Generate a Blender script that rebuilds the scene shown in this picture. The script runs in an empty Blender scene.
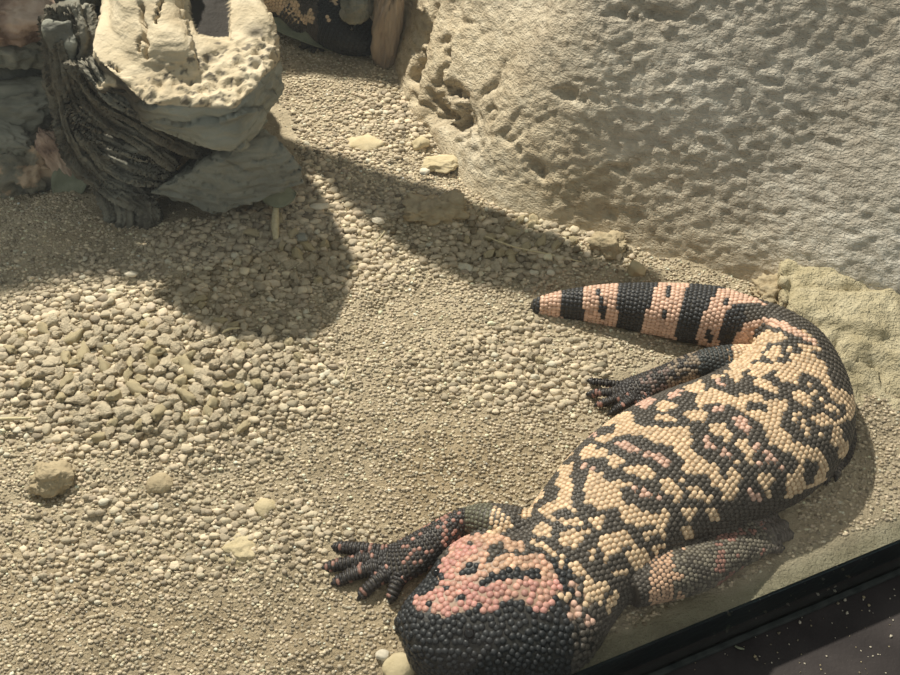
import bpy, bmesh, math, random
import numpy as np
from mathutils import Vector, Matrix
from mathutils.bvhtree import BVHTree

SC = bpy.context.scene
COL = SC.collection
rng = np.random.default_rng(7)
random.seed(7)

# ------------------------------------------------------------------ camera, world, light
CAM_H = 0.45
PITCH = math.radians(50)
FPX = 883.0
cam_d = bpy.data.cameras.new('camera')
cam = bpy.data.objects.new('camera', cam_d)
COL.objects.link(cam)
cam.location = (0, 0, CAM_H)
cam.rotation_euler = (math.radians(90) - PITCH, 0, 0)
cam_d.sensor_width = 36.0
cam_d.lens = 36.0 * FPX / 900.0
cam_d.clip_start = 0.005
SC.camera = cam

SC.view_settings.view_transform = 'Standard'
SC.view_settings.look = 'None'
SC.view_settings.gamma = 1.0
SC.view_settings.use_curve_mapping = False
SC.view_settings.exposure = 0.0

world = bpy.data.worlds.new('room_light')
SC.world = world
world.use_nodes = True
world.node_tree.nodes['Background'].inputs[0].default_value = (0.93, 0.97, 0.94, 1)
world.node_tree.nodes['Background'].inputs[1].default_value = 0.35

LIGHT_DIR = Vector((0.33, -0.52, -0.79)).normalized()      # direction the lamp light travels
sp = bpy.data.lights.new('basking_lamp', 'SPOT')
sp.energy = 272
sp.color = (1.0, 0.925, 0.82)
sp.spot_size = math.radians(60)
sp.spot_blend = 0.4
sp.shadow_soft_size = 0.030
spo = bpy.data.objects.new('basking_lamp', sp)
COL.objects.link(spo)
spo.location = Vector((0.02, 0.45, 0)) - LIGHT_DIR * 1.9
spo.rotation_euler = LIGHT_DIR.to_track_quat('-Z', 'Y').to_euler()

# ------------------------------------------------------------------ helpers
CP, SP_ = math.cos(PITCH), math.sin(PITCH)

def pix(px, py, z=0.0):
    xc = (px - 450.0) / FPX
    yc = (337.5 - py) / FPX
    d = Vector((xc, CP + yc * SP_, -SP_ + yc * CP))
    t = (z - CAM_H) / d.z
    return Vector((d.x * t, d.y * t, z))

def proj(P):
    P = np.asarray(P, float).reshape(-1, 3)
    x, y, z = P[:, 0], P[:, 1], P[:, 2] - CAM_H
    f = y * CP - z * SP_
    u = y * SP_ + z * CP
    return np.stack([450 + FPX * x / f, 337.5 - FPX * u / f], 1)

def hash3(i, j, k, seed=0):
    h = (i.astype(np.int64) * 374761393 + j.astype(np.int64) * 668265263 + k.astype(np.int64) * 2147483647 + seed * 974634777) & 0xffffffff
    h = ((h ^ (h >> 13)) * 1274126177) & 0xffffffff
    h = ((h ^ (h >> 16)) * 2246822519) & 0xffffffff
    return ((h ^ (h >> 15)) & 0xffff) / 65535.0

def vnoise(P, scale=1.0, seed=0):
    P = np.asarray(P, float) * scale
    I = np.floor(P).astype(np.int64)
    F = P - I
    F = F * F * (3 - 2 * F)
    r = 0
    for dx in (0, 1):
        wx = F[:, 0] if dx else 1 - F[:, 0]
        for dy in (0, 1):
            wy = F[:, 1] if dy else 1 - F[:, 1]
            for dz in (0, 1):
                wz = F[:, 2] if dz else 1 - F[:, 2]
                r = r + wx * wy * wz * hash3(I[:, 0] + dx, I[:, 1] + dy, I[:, 2] + dz, seed)
    return r * 2 - 1

def fbm(P, scale=1.0, octv=4, seed=0, gain=0.5):
    r = 0; a = 1; s = scale
    for o in range(octv):
        r = r + a * vnoise(np.asarray(P) + 17.3 * o, s, seed + o)
        a *= gain; s *= 2.03
    return r

def smooth(x, a, b):
    t = np.clip((x - a) / (b - a), 0, 1)
    return t * t * (3 - 2 * t)

def inpoly(pts, poly):
    pts = np.asarray(pts, float); x = pts[:, 0]; y = pts[:, 1]
    ins = np.zeros(len(pts), bool)
    n = len(poly)
    for i in range(n):
        x1, y1 = poly[i]; x2, y2 = poly[(i + 1) % n]
        if y1 == y2: continue
        c = ((y1 > y) != (y2 > y)) & (x < (x2 - x1) * (y - y1) / (y2 - y1) + x1)
        ins ^= c
    return ins

def np_mesh(name, V, tris=None, quads=None, smooth_sh=True, colors=None):
    """mesh from numpy arrays"""
    me = bpy.data.meshes.new(name)
    V = np.asarray(V, np.float32)
    nt = 0 if tris is None else len(tris); nq = 0 if quads is None else len(quads)
    me.vertices.add(len(V)); me.vertices.foreach_set('co', V.ravel())
    loops = []
    starts = []
    if nt: loops.append(np.asarray(tris, np.int32).ravel()); starts.append(np.arange(nt) * 3)
    if nq: loops.append(np.asarray(quads, np.int32).ravel()); starts.append(nt * 3 + np.arange(nq) * 4)
    L = np.concatenate(loops); S = np.concatenate(starts)
    me.loops.add(len(L)); me.loops.foreach_set('vertex_index', L)
    me.polygons.add(nt + nq); me.polygons.foreach_set('loop_start', S.astype(np.int32))
    me.update(calc_edges=True)
    me.validate()
    me.polygons.foreach_set('use_smooth', np.full(len(me.polygons), smooth_sh))
    if colors is not None:
        a = me.color_attributes.new('Col', 'FLOAT_COLOR', 'POINT')
        c = np.ones((len(V), 4), np.float32); c[:, :3] = colors
        a.data.foreach_set('color', c.ravel())
    return me

def add_obj(name, me, mat=None, parent=None):
    o = bpy.data.objects.new(name, me)
    COL.objects.link(o)
    if mat is not None:
        me.materials.clear(); me.materials.append(mat)
    if parent is not None: o.parent = parent
    return o

def tag(o, label=None, cat=None, group=None, kind=None):
    if label: o['label'] = label
    if cat: o['category'] = cat
    if group: o['group'] = group
    if kind: o['kind'] = kind
    return o

def empty(name, loc=(0, 0, 0)):
    o = bpy.data.objects.new(name, None)
    COL.objects.link(o); o.location = loc
    o.empty_display_size = 0.02
    return o

def recenter(o, c):
    """move mesh origin to c (world), keeping the shape where it is"""
    o.data.transform(Matrix.Translation(-Vector(c)))
    o.location = c

def mesh_arrays(me):
    V = np.empty(len(me.vertices) * 3, np.float32); me.vertices.foreach_get('co', V)
    N = np.empty(len(me.vertices) * 3, np.float32); me.vertices.foreach_get('normal', N)
    return V.reshape(-1, 3).astype(float), N.reshape(-1, 3).astype(float)

def set_verts(me, V):
    me.vertices.foreach_set('co', np.asarray(V, np.float32).ravel()); me.update()

def remesh(me, voxel, smooth_it=0):
    o = bpy.data.objects.new('tmp', me); COL.objects.link(o)
    m = o.modifiers.new('r', 'REMESH'); m.mode = 'VOXEL'; m.voxel_size = voxel; m.use_smooth_shade = True
    if smooth_it:
        s = o.modifiers.new('s', 'SMOOTH'); s.factor = 0.5; s.iterations = smooth_it
    dg = bpy.context.evaluated_depsgraph_get(); dg.update()
    out = bpy.data.meshes.new_from_object(o.evaluated_get(dg))
    bpy.data.objects.remove(o)
    for p in out.polygons: p.use_smooth = True
    return out

# ------------------------------------------------------------------ materials
def new_mat(name):
    m = bpy.data.materials.new(name); m.use_nodes = True
    nt = m.node_tree
    for n in list(nt.nodes): nt.nodes.remove(n)
    out = nt.nodes.new('ShaderNodeOutputMaterial')
    b = nt.nodes.new('ShaderNodeBsdfPrincipled')
    nt.links.new(b.outputs[0], out.inputs[0])
    return m, nt, b

def ramp(nt, stops):
    r = nt.nodes.new('ShaderNodeValToRGB')
    e = r.color_ramp.elements
    while len(e) < len(stops): e.new(0.5)
    for i, (p, c) in enumerate(stops):
        e[i].position = p; e[i].color = (c[0], c[1], c[2], 1)
    return r

def noise_mat(name, stops, scale, rough=0.9, bump=0.001, bscale=None, detail=6, distort=0.0, stretch=(1, 1, 1),
              spec=0.25, attr=False, bump2=None, speck=None):
    m, nt, b = new_mat(name)
    tc = nt.nodes.new('ShaderNodeTexCoord')
    mp = nt.nodes.new('ShaderNodeMapping'); mp.inputs['Scale'].default_value = stretch
    nt.links.new(tc.outputs['Object'], mp.inputs[0])
    n = nt.nodes.new('ShaderNodeTexNoise'); n.inputs['Scale'].default_value = scale
    n.inputs['Detail'].default_value = detail; n.inputs['Distortion'].default_value = distort
    nt.links.new(mp.outputs[0], n.inputs['Vector'])
    r = ramp(nt, stops)
    nt.links.new(n.outputs['Fac'], r.inputs[0])
    col = r.outputs[0]
    if speck:
        sn = nt.nodes.new('ShaderNodeTexNoise'); sn.inputs['Scale'].default_value = speck[0]; sn.inputs['Detail'].default_value = 2
        nt.links.new(mp.outputs[0], sn.inputs['Vector'])
        sr = ramp(nt, [(speck[1], (0, 0, 0)), (speck[1] + 0.05, (1, 1, 1))])
        nt.links.new(sn.outputs['Fac'], sr.inputs[0])
        mx = nt.nodes.new('ShaderNodeMixRGB'); mx.inputs[2].default_value = (*speck[2], 1)
        nt.links.new(sr.outputs[0], mx.inputs[0]); nt.links.new(col, mx.inputs[1])
        col = mx.outputs[0]
    if attr:
        a = nt.nodes.new('ShaderNodeVertexColor'); a.layer_name = 'Col'
        mx = nt.nodes.new('ShaderNodeMixRGB'); mx.blend_type = 'MULTIPLY'; mx.inputs[0].default_value = 1
        nt.links.new(col, mx.inputs[1]); nt.links.new(a.outputs[0], mx.inputs[2])
        col = mx.outputs[0]
    nt.links.new(col, b.inputs['Base Color'])
    b.inputs['Roughness'].default_value = rough
    b.inputs['Specular IOR Level'].default_value = spec
    last = None
    for (bs, bd) in [(bscale or scale * 3, bump)] + ([bump2] if bump2 else []):
        bn = nt.nodes.new('ShaderNodeTexNoise'); bn.inputs['Scale'].default_value = bs; bn.inputs['Detail'].default_value = 5
        nt.links.new(mp.outputs[0], bn.inputs['Vector'])
        bm_ = nt.nodes.new('ShaderNodeBump'); bm_.inputs['Strength'].default_value = 1.0; bm_.inputs['Distance'].default_value = bd
        nt.links.new(bn.outputs['Fac'], bm_.inputs['Height'])
        if last: nt.links.new(last.outputs[0], bm_.inputs['Normal'])
        last = bm_
    nt.links.new(last.outputs[0], b.inputs['Normal'])
    return m

def flat_mat(name, col, rough=0.6, spec=0.4):
    m, nt, b = new_mat(name)
    b.inputs['Base Color'].default_value = (*col, 1); b.inputs['Roughness'].default_value = rough
    b.inputs['Specular IOR Level'].default_value = spec
    return m

M_SAND = noise_mat('sandy_soil', [(0.25, (0.33, 0.268, 0.180)), (0.5, (0.46, 0.382, 0.262)), (0.75, (0.56, 0.472, 0.338))], 60,
                   rough=0.95, bump=0.0024, bscale=330, attr=True, bump2=(900, 0.0012), speck=(1500, 0.66, (0.72, 0.63, 0.46)))
M_PEB = noise_mat('earth_pebble', [(0.3, (0.80, 0.80, 0.80)), (0.7, (1.0, 1.0, 1.0))], 250, rough=0.95, bump=0.0005, bscale=700, attr=True)
M_PEB1 = noise_mat('earth_clod', [(0.3, (0.45, 0.378, 0.27)), (0.7, (0.59, 0.50, 0.362))], 3, rough=0.95, bump=0.0016, bscale=5)
M_PEB2 = noise_mat('brown_clod', [(0.3, (0.39, 0.323, 0.228)), (0.7, (0.53, 0.445, 0.32))], 3, rough=0.95, bump=0.0016, bscale=5)
M_CLUMP = noise_mat('earth_clump', [(0.3, (0.36, 0.285, 0.18)), (0.7, (0.50, 0.41, 0.27))], 120, rough=0.95, bump=0.0012, bscale=400)
M_PEBP = noise_mat('pale_stone', [(0.3, (0.50, 0.41, 0.25)), (0.7, (0.62, 0.52, 0.34))], 120, rough=0.9, bump=0.0005, bscale=500)
M_WHITE = noise_mat('white_shell', [(0.3, (0.60, 0.53, 0.41)), (0.7, (0.74, 0.67, 0.54))], 200, rough=0.7, bump=0.0003)
M_LEDGESAND = noise_mat('caked_sand', [(0.3, (0.47, 0.40, 0.25)), (0.5, (0.58, 0.50, 0.33)), (0.7, (0.66, 0.58, 0.40))], 70, rough=0.95, bump=0.0035, bscale=260, bump2=(800, 0.0015))
M_STRAW = noise_mat('dry_straw', [(0.3, (0.50, 0.42, 0.25)), (0.7, (0.68, 0.6, 0.4))], 300, rough=0.7, bump=0.0002)
M_LEAF = noise_mat('dry_leaf', [(0.3, (0.20, 0.21, 0.14)), (0.7, (0.30, 0.31, 0.22))], 120, rough=0.7, bump=0.0004)

# ------------------------------------------------------------------ the glass line
GA = pix(570, 675, 0.0); GB = pix(903, 538, 0.0)
GD = (GB - GA).normalized()                      # along the glass
GN = Vector((-GD.y, GD.x, 0))                    # into the enclosure
def gdist(x, y): return (x - GA.x) * GN.x + (y - GA.y) * GN.y
LEDGE_Z = -0.030

# ------------------------------------------------------------------ sand floor
LIZ_OUT = [(395, 622), (427, 578), (457, 548), (492, 533), (519, 521), (541, 494), (572, 456), (613, 423), (656, 401), (699, 386), (727, 373), (741, 356), (702, 345), (655, 335), (606, 325),
           (563, 318), (531, 309), (531, 300), (565, 290), (611, 284), (663, 283), (714, 288), (752, 300), (793, 319), (828, 353), (850, 402), (846, 450), (806, 491), (744, 518), (687, 546), (640, 590), (614, 622),
           (604, 652), (480, 690), (400, 670)]
def ground_h(x, y):
    P = np.stack([x, y, np.zeros_like(x)], 1)
    h = 0.0035 * fbm(P, 14, 3, 3) + 0.0014 * fbm(P, 60, 3, 9)
    pp = proj(np.stack([x, y, np.zeros_like(x)], 1))
    # broad gravel heap on the left, a lump behind it and a ridge towards the rock
    def blob(cx, cy, r, a):
        c = pix(cx, cy)
        d = np.sqrt((x - c.x) ** 2 + (y - c.y) ** 2)
        return a * np.exp(-(d / r) ** 2)
    h = h + blob(150, 350, 0.11, 0.012) + blob(440, 215, 0.022, 0.010) + blob(60, 240, 0.05, 0.012) + blob(560, 235, 0.05, 0.006)
    h = h + blob(52, 470, 0.012, 0.007) - blob(55, 492, 0.008, 0.006) + blob(700, 275, 0.04, 0.006)
    # animal lies in a flattened patch
    c = pix(690, 470); flat = np.exp(-(((x - c.x) ** 2 + (y - c.y) ** 2) / 0.12 ** 2))
    h = h * (1 - 0.75 * flat) - 0.001 * flat
    g = gdist(x, y)
    h = h * smooth(g, 0.0, 0.05)
    h = h + 0.004 * smooth(y, 0.6, 0.9)
    return h

def build_floor():
    na, nb = 420, 400
    a = np.linspace(-0.75, 0.85, na); b = np.linspace(0.0, 1.35, nb)
    A, B = np.meshgrid(a, b, indexing='ij')
    X = GA.x + A * GD.x + B * GN.x; Y = GA.y + A * GD.y + B * GN.y
    x, y = X.ravel(), Y.ravel()
    h = ground_h(x, y)
    V = np.stack([x, y, h], 1)
    idx = np.arange(na * nb).reshape(na, nb)
    q = np.stack([idx[:-1, :-1], idx[1:, :-1], idx[1:, 1:], idx[:-1, 1:]], -1).reshape(-1, 4)
    # patches of browner soil (own colour of the soil)
    P = V * [1, 1, 0]
    t = 0.5 + 0.5 * fbm(P, 9, 3, 21)
    pp = proj(P)
    brown = np.clip(np.exp(-(((pp[:, 0] - 420) / 170) ** 2 + ((pp[:, 1] - 470) / 70) ** 2)) * 0.9 + np.exp(-(((pp[:, 0] - 200) / 260) ** 2 + ((pp[:, 1] - 620) / 80) ** 2)) * 0.9, 0, 1) * (0.4 + 0.9 * np.clip(t, 0, 1))
    c = np.ones((len(V), 3)) * (0.86 + 0.2 * t)[:, None]
    c = c * (1 - brown[:, None] * np.array([0.24, 0.31, 0.40]))
    near_glass = 1 - smooth(gdist(x, y), 0.004, 0.022)  # soil colour darkens towards the glass
    c = c * (1 - near_glass[:, None] * np.array([0.40, 0.34, 0.34]))
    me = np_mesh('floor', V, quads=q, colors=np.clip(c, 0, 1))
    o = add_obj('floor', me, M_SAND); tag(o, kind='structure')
    return o
floor = build_floor()

# ------------------------------------------------------------------ ledge, frame and glass
def box_along(name, a0, a1, b0, b1, z0, z1, mat, bevel=0.0):
    bm = bmesh.new()
    vs = []
    for a in (a0, a1):
        for b in (b0, b1):
            for z in (z0, z1):
                p = GA + GD * a + GN * b
                vs.append(bm.verts.new((p.x, p.y, z)))
    bmesh.ops.convex_hull(bm, input=vs)
    bmesh.ops.dissolve_limit(bm, angle_limit=0.01, verts=bm.verts, edges=bm.edges)
    if bevel:
        bmesh.ops.bevel(bm, geom=bm.edges[:], offset=bevel, segments=3, profile=0.5, affect='EDGES')
    me = bpy.data.meshes.new(name); bm.to_mesh(me); bm.free()
    return add_obj(name, me, mat)

M_LEDGE = noise_mat('dusty_black_board', [(0.3, (0.030, 0.025, 0.025)), (0.7, (0.065, 0.055, 0.053))], 28, rough=0.75, bump=0.0003, bscale=500, speck=(900, 0.72, (0.12, 0.11, 0.10)))
M_FRAME = noise_mat('black_seal', [(0.3, (0.004, 0.011, 0.014)), (0.7, (0.010, 0.022, 0.026))], 60, rough=0.4, bump=0.0004, bscale=200)
M_FRAME2 = noise_mat('grey_silicone', [(0.3, (0.03, 0.035, 0.033)), (0.7, (0.07, 0.075, 0.07))], 120, rough=0.9, bump=0.0006, bscale=200)
ledge = box_along('trim_1', -0.75, 0.9, -0.40, 0.001, LEDGE_Z - 0.02, LEDGE_Z, M_LEDGE, 0.001); tag(ledge, kind='structure')
seal = box_along('trim_2', -0.75, 0.85, -0.0012, 0.003, LEDGE_Z + 0.0003, -0.0010, M_FRAME); tag(seal, kind='structure')
bead = box_along('trim_3', -0.75, 0.85, -0.0105, -0.0072, LEDGE_Z, LEDGE_Z + 0.004, M_FRAME2, 0.001); tag(bead, kind='structure')

def glass_mat():
    m, nt, b = new_mat('smudged_glass')
    nt.nodes.remove(b)
    out = [n for n in nt.nodes if n.type == 'OUTPUT_MATERIAL'][0]
    tr = nt.nodes.new('ShaderNodeBsdfTransparent'); tr.inputs[0].default_value = (0.97, 0.985, 0.975, 1)
    gl = nt.nodes.new('ShaderNodeBsdfGlossy'); gl.inputs['Roughness'].default_value = 0.02
    fr = nt.nodes.new('ShaderNodeFresnel'); fr.inputs['IOR'].default_value = 1.45
    mx = nt.nodes.new('ShaderNodeMixShader')
    ge = nt.nodes.new('ShaderNodeNewGeometry')
    inv = nt.nodes.new('ShaderNodeMath'); inv.operation = 'SUBTRACT'; inv.inputs[0].default_value = 1.0
    nt.links.new(ge.outputs['Backfacing'], inv.inputs[1])
    fm = nt.nodes.new('ShaderNodeMath'); fm.operation = 'MULTIPLY'
    nt.links.new(fr.outputs[0], fm.inputs[0]); nt.links.new(inv.outputs[0], fm.inputs[1])
    nt.links.new(fm.outputs[0], mx.inputs[0]); nt.links.new(tr.outputs[0], mx.inputs[1]); nt.links.new(gl.outputs[0], mx.inputs[2])
    # a thin film of dust and smudges on the pane
    tc = nt.nodes.new('ShaderNodeTexCoord')
    n = nt.nodes.new('ShaderNodeTexNoise'); n.inputs['Scale'].default_value = 22; n.inputs['Detail'].default_value = 5
    nt.links.new(tc.outputs['Object'], n.inputs['Vector'])
    r = ramp(nt, [(0.45, (0.008, 0.008, 0.008)), (0.80, (0.035, 0.035, 0.035))])
    nt.links.new(n.outputs['Fac'], r.inputs[0])
    df = nt.nodes.new('ShaderNodeBsdfDiffuse'); df.inputs[0].default_value = (0.62, 0.63, 0.56, 1)
    mx2 = nt.nodes.new('ShaderNodeMixShader')
    fm2 = nt.nodes.new('ShaderNodeMath'); fm2.operation = 'MULTIPLY'
    nt.links.new(r.outputs[0], fm2.inputs[0]); nt.links.new(inv.outputs[0], fm2.inputs[1])
    nt.links.new(fm2.outputs[0], mx2.inputs[0]); nt.links.new(mx.outputs[0], mx2.inputs[1]); nt.links.new(df.outputs[0], mx2.inputs[2])
    nt.links.new(mx2.outputs[0], out.inputs[0])
    return m
glass = box_along('window_1', -0.75, 0.85, -0.0070, -0.0015, LEDGE_Z + 0.0003, 0.72, glass_mat()); tag(glass, kind='structure')

# ------------------------------------------------------------------ the big artificial rock
M_ROCK = None
def rock_material():
    m, nt, b = new_mat('artificial_rock')
    tc = nt.nodes.new('ShaderNodeTexCoord')
    n = nt.nodes.new('ShaderNodeTexNoise'); n.inputs['Scale'].default_value = 9; n.inputs['Detail'].default_value = 7
    nt.links.new(tc.outputs['Object'], n.inputs['Vector'])
    r1 = ramp(nt, [(0.30, (0.40, 0.32, 0.21)), (0.55, (0.55, 0.46, 0.32)), (0.75, (0.64, 0.555, 0.41))])
    r2 = ramp(nt, [(0.30, (0.41, 0.36, 0.29)), (0.55, (0.55, 0.495, 0.41)), (0.75, (0.68, 0.63, 0.54))])
    n2 = nt.nodes.new('ShaderNodeTexNoise'); n2.inputs['Scale'].default_value = 130; n2.inputs['Detail'].default_value = 6
    mp = nt.nodes.new('ShaderNodeMapping'); mp.inputs['Scale'].default_value = (0.7, 0.7, 1.6)
    nt.links.new(tc.outputs['Object'], mp.inputs[0]); nt.links.new(mp.outputs[0], n2.inputs['Vector'])
    ad = nt.nodes.new('ShaderNodeMath'); ad.operation = 'ADD'
    mu = nt.nodes.new('ShaderNodeMath'); mu.operation = 'MULTIPLY_ADD'; mu.inputs[1].default_value = 0.9; mu.inputs[2].default_value = -0.45
    nt.links.new(n2.outputs['Fac'], mu.inputs[0]); nt.links.new(mu.outputs[0], ad.inputs[0]); nt.links.new(n.outputs['Fac'], ad.inputs[1])
    nt.links.new(ad.outputs[0], r1.inputs[0]); nt.links.new(ad.outputs[0], r2.inputs[0])
    a = nt.nodes.new('ShaderNodeVertexColor'); a.layer_name = 'Col'
    mx = nt.nodes.new('ShaderNodeMixRGB')
    sep = nt.nodes.new('ShaderNodeSeparateColor'); nt.links.new(a.outputs[0], sep.inputs[0])
    nt.links.new(sep.outputs[0], mx.inputs[0]); nt.links.new(r1.outputs[0], mx.inputs[1]); nt.links.new(r2.outputs[0], mx.inputs[2])
    nt.links.new(mx.outputs[0], b.inputs['Base Color'])
    b.inputs['Roughness'].default_value = 0.85; b.inputs['Specular IOR Level'].default_value = 0.3
    last = None
    for s, d, st in ((110, 0.0009, (0.8, 0.8, 1.5)), (260, 0.0030, (0.7, 0.7, 1.4)), (700, 0.0016, (.8, .8, 1.3))):
        mm = nt.nodes.new('ShaderNodeMapping'); mm.inputs['Scale'].default_value = st
        nt.links.new(tc.outputs['Object'], mm.inputs[0])
        bn = nt.nodes.new('ShaderNodeTexNoise'); bn.inputs['Scale'].default_value = s; bn.inputs['Detail'].default_value = 5
        nt.links.new(mm.outputs[0], bn.inputs['Vector'])
        bm_ = nt.nodes.new('ShaderNodeBump'); bm_.inputs['Distance'].default_value = d
        nt.links.new(bn.outputs['Fac'], bm_.inputs['Height'])
        if last: nt.links.new(last.outputs[0], bm_.inputs['Normal'])
        last = bm_
    nt.links.new(last.outputs[0], b.inputs['Normal'])
    return m
M_ROCK = rock_material()

ROCK_BASE = [(352, -60), (372, -10), (388, 40), (396, 75), (414, 112), (440, 140), (457, 165), (470, 190), (503, 213), (545, 229), (600, 241), (650, 255), (710, 271),
             (760, 284), (800, 300), (860, 322), (920, 345), (1000, 375), (1100, 420)]
def rock_base_at(u):
    pts = np.array([pix(*p)[:2] for p in ROCK_BASE])
    d = np.r_[0, np.cumsum(np.linalg.norm(np.diff(pts, axis=0), axis=1))]
    s = u * d[-1]
    return np.stack([np.interp(s, d, pts[:, 0]), np.interp(s, d, pts[:, 1])], 1), d[-1]

def build_rock():
    nu, nv = 520, 330
    u = np.linspace(0, 1, nu); v = np.linspace(-0.05, 1, nv)
    base, L = rock_base_at(u)
    k = 25; ker = np.hanning(k); ker /= ker.sum()
    pad = np.r_[np.repeat(base[:1], k // 2, 0), base, np.repeat(base[-1:], k // 2, 0)]
    base = np.stack([np.convolve(pad[:, i], ker, 'valid') for i in range(2)], 1)
    tang = np.gradient(base, axis=0)
    # broad smoothed inward direction so the surface does not fold
    k = 151; ker = np.hanning(k); ker /= ker.sum()
    pad = np.r_[np.repeat(tang[:1], k // 2, 0), tang, np.repeat(tang[-1:], k // 2, 0)]
    ts = np.stack([np.convolve(pad[:, i], ker, 'valid') for i in range(2)], 1)
    ts /= np.linalg.norm(ts, axis=1)[:, None]
    inn = np.stack([-ts[:, 1], ts[:, 0]], 1)          # away from the camera side
    U, Vv = np.meshgrid(np.arange(nu), v, indexing='ij')
    H = 0.52
    steep = 0.60 + 0.05 * np.sin(u * 9)
    # left edge of the rock is steeper
    steep = steep * (0.35 + 0.65 * smooth(u, 0.12, 0.40))
    vv = Vv
    back = (vv * H) * steep[U] + 0.03 * vv ** 2
    X = base[U, 0] + inn[U, 0] * back; Y = base[U, 1] + inn[U, 1] * back
    Z = vv * H * (1 - 0.10 * vv)
    V = np.stack([X.ravel(), Y.ravel(), Z.ravel()], 1)
    # normals approx
    ang = np.arctan(steep)[U].ravel()
    N = np.stack([-inn[U.ravel(), 0] * np.cos(ang), -inn[U.ravel(), 1] * np.cos(ang), np.sin(ang)], 1)
    d = 0.010 * fbm(V, 6, 2, 40) + 0.0012 * fbm(V * [1, 1, 1.3], 24, 2, 50) + 0.0010 * fbm(V * [1, 1, 1.6], 180, 3, 60)
    rid = 1 - np.abs(fbm(V, 18, 3, 77)); d -= 0.004 * np.clip(rid - 0.86, 0, 1) / 0.14 * smooth(0.5 - 0 * rid + fbm(V, 5, 1, 5), 0.4, 0.9)
    pp = proj(V); dn_ = np.clip(fbm(V, 110, 3, 99), -.6, .8)
    pp = pp + 4.0 * np.stack([fbm(V, 60, 2, 55), fbm(V, 60, 2, 56)], 1)
    def dent(cx, cy, sx, sy, a, rot=0):
        c, s = math.cos(rot), math.sin(rot)
        dx, dy = pp[:, 0] - cx, pp[:, 1] - cy
        ex = (dx * c + dy * s) / sx; ey = (-dx * s + dy * c) / sy
        return -a * (0.55 + 0.8 * dn_) * np.exp(-(ex ** 2 + ey ** 2) ** 1.5)
    d += dent(574, 95, 22, 5, 0.010, 0.25) + dent(457, 112, 14, 22, 0.030, -0.3)          # slit; hollow at the foot
    d += dent(424, 60, 4, 46, 0.016, 0.22) + dent(446, 78, 5, 44, 0.018, 0.18) + dent(432, 105, 5, 20, 0.014, 0.1)   # upright cracks
    d += dent(530, 165, 18, 5, 0.010, 0.8) + dent(622, 168, 10, 4, 0.006, 0.3) + dent(716, 207, 14, 4, 0.006, 0.4) + dent(636, 214, 10, 4, 0.006, 0.5)
    d += dent(645, 15, 36, 7, 0.007, 0.1) + dent(612, 215, 5, 12, 0.005, -0.3) + dent(672, 80, 5, 10, 0.004, 0.8)
    d *= smooth(V[:, 2], -0.03, 0.03) * 0.8 + 0.2
    V += N * d[:, None]
    grey = smooth(pp[:, 0] * 0.9 - pp[:, 1] * 0.75, 330, 620)
    grey = np.clip(grey + 0.25 * fbm(V, 12, 3, 90), 0, 1)
    col = np.stack([grey, grey, grey], 1)
    idx = np.arange(nu * nv).reshape(nu, nv)
    q = np.stack([idx[:-1, :-1], idx[1:, :-1], idx[1:, 1:], idx[:-1, 1:]], -1).reshape(-1, 4)
    # close the back so that it is a solid boulder
    me = np_mesh('boulder', V, quads=q, colors=col)
    bm = bmesh.new(); bm.from_mesh(me)
    be = [e for e in bm.edges if e.is_boundary]
    r = bmesh.ops.extrude_edge_only(bm, edges=be)
    nv_ = [g for g in r['geom'] if isinstance(g, bmesh.types.BMVert)]
    for w in nv_:
        w.co.x += 0.10; w.co.y += 0.20; w.co.z = max(w.co.z - 0.0, -0.02)
    bm.to_mesh(me); bm.free()
    o = add_obj('boulder', me, M_ROCK)
    recenter(o, pix(620, 240, 0))
    tag(o, 'large tan and grey textured artificial rock rising at the upper right behind the lizard', 'rock')
    return o
rock = build_rock()

# ------------------------------------------------------------------ generic lumps
def ico(sub):
    bm = bmesh.new(); bmesh.ops.create_icosphere(bm, subdivisions=sub, radius=1.0)
    V = np.array([v.co[:] for v in bm.verts]); F = np.array([[v.index for v in f.verts] for f in bm.faces]); bm.free()
    return V, F
ICO1, ICO2, ICO3, ICO5 = ico(1), ico(2), ico(3), ico(5)

def lump_mesh(name, size, rough=0.25, freq=1.6, seed=0, ic=None, facet=0.0, rot=0.0, tilt=0.0, fine=0.07, roll=0.0, grain=0):
    V, F = ic or ICO5
    V = V.copy()
    if facet:
        n = np.random.default_rng(seed).normal(size=(11, 3)); n /= np.linalg.norm(n, axis=1)[:, None]
        for k in n:
            h = 1 - facet
            dd = V @ k
            over = np.clip(dd - h, 0, None)
            V = V - over[:, None] * k * 0.93
    r = 1 + rough * fbm(V, freq, 4, seed) + fine * fbm(V, freq * 7, 3, seed + 5)
    if grain: r = r + 0.10 * fbm(V * [0.5, 6, 6], freq * 2.0, 3, seed + 9) * grain
    V = V * r[:, None] * np.asarray(size)
    me = np_mesh(name, V, tris=F)
    me.transform((Matrix.Rotation(rot, 4, 'Z') @ Matrix.Rotation(tilt, 4, 'Y') @ Matrix.Rotation(roll, 4, 'X')))
    return me

def lump(name, px, py, z, size, mat, label, cat, **kw):
    group = kw.pop('group', None)
    me = lump_mesh(name, size, **kw)
    o = add_obj(name, me, mat)
    o.location = pix(px, py, z)
    tag(o, label, cat, group)
    return o

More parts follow.
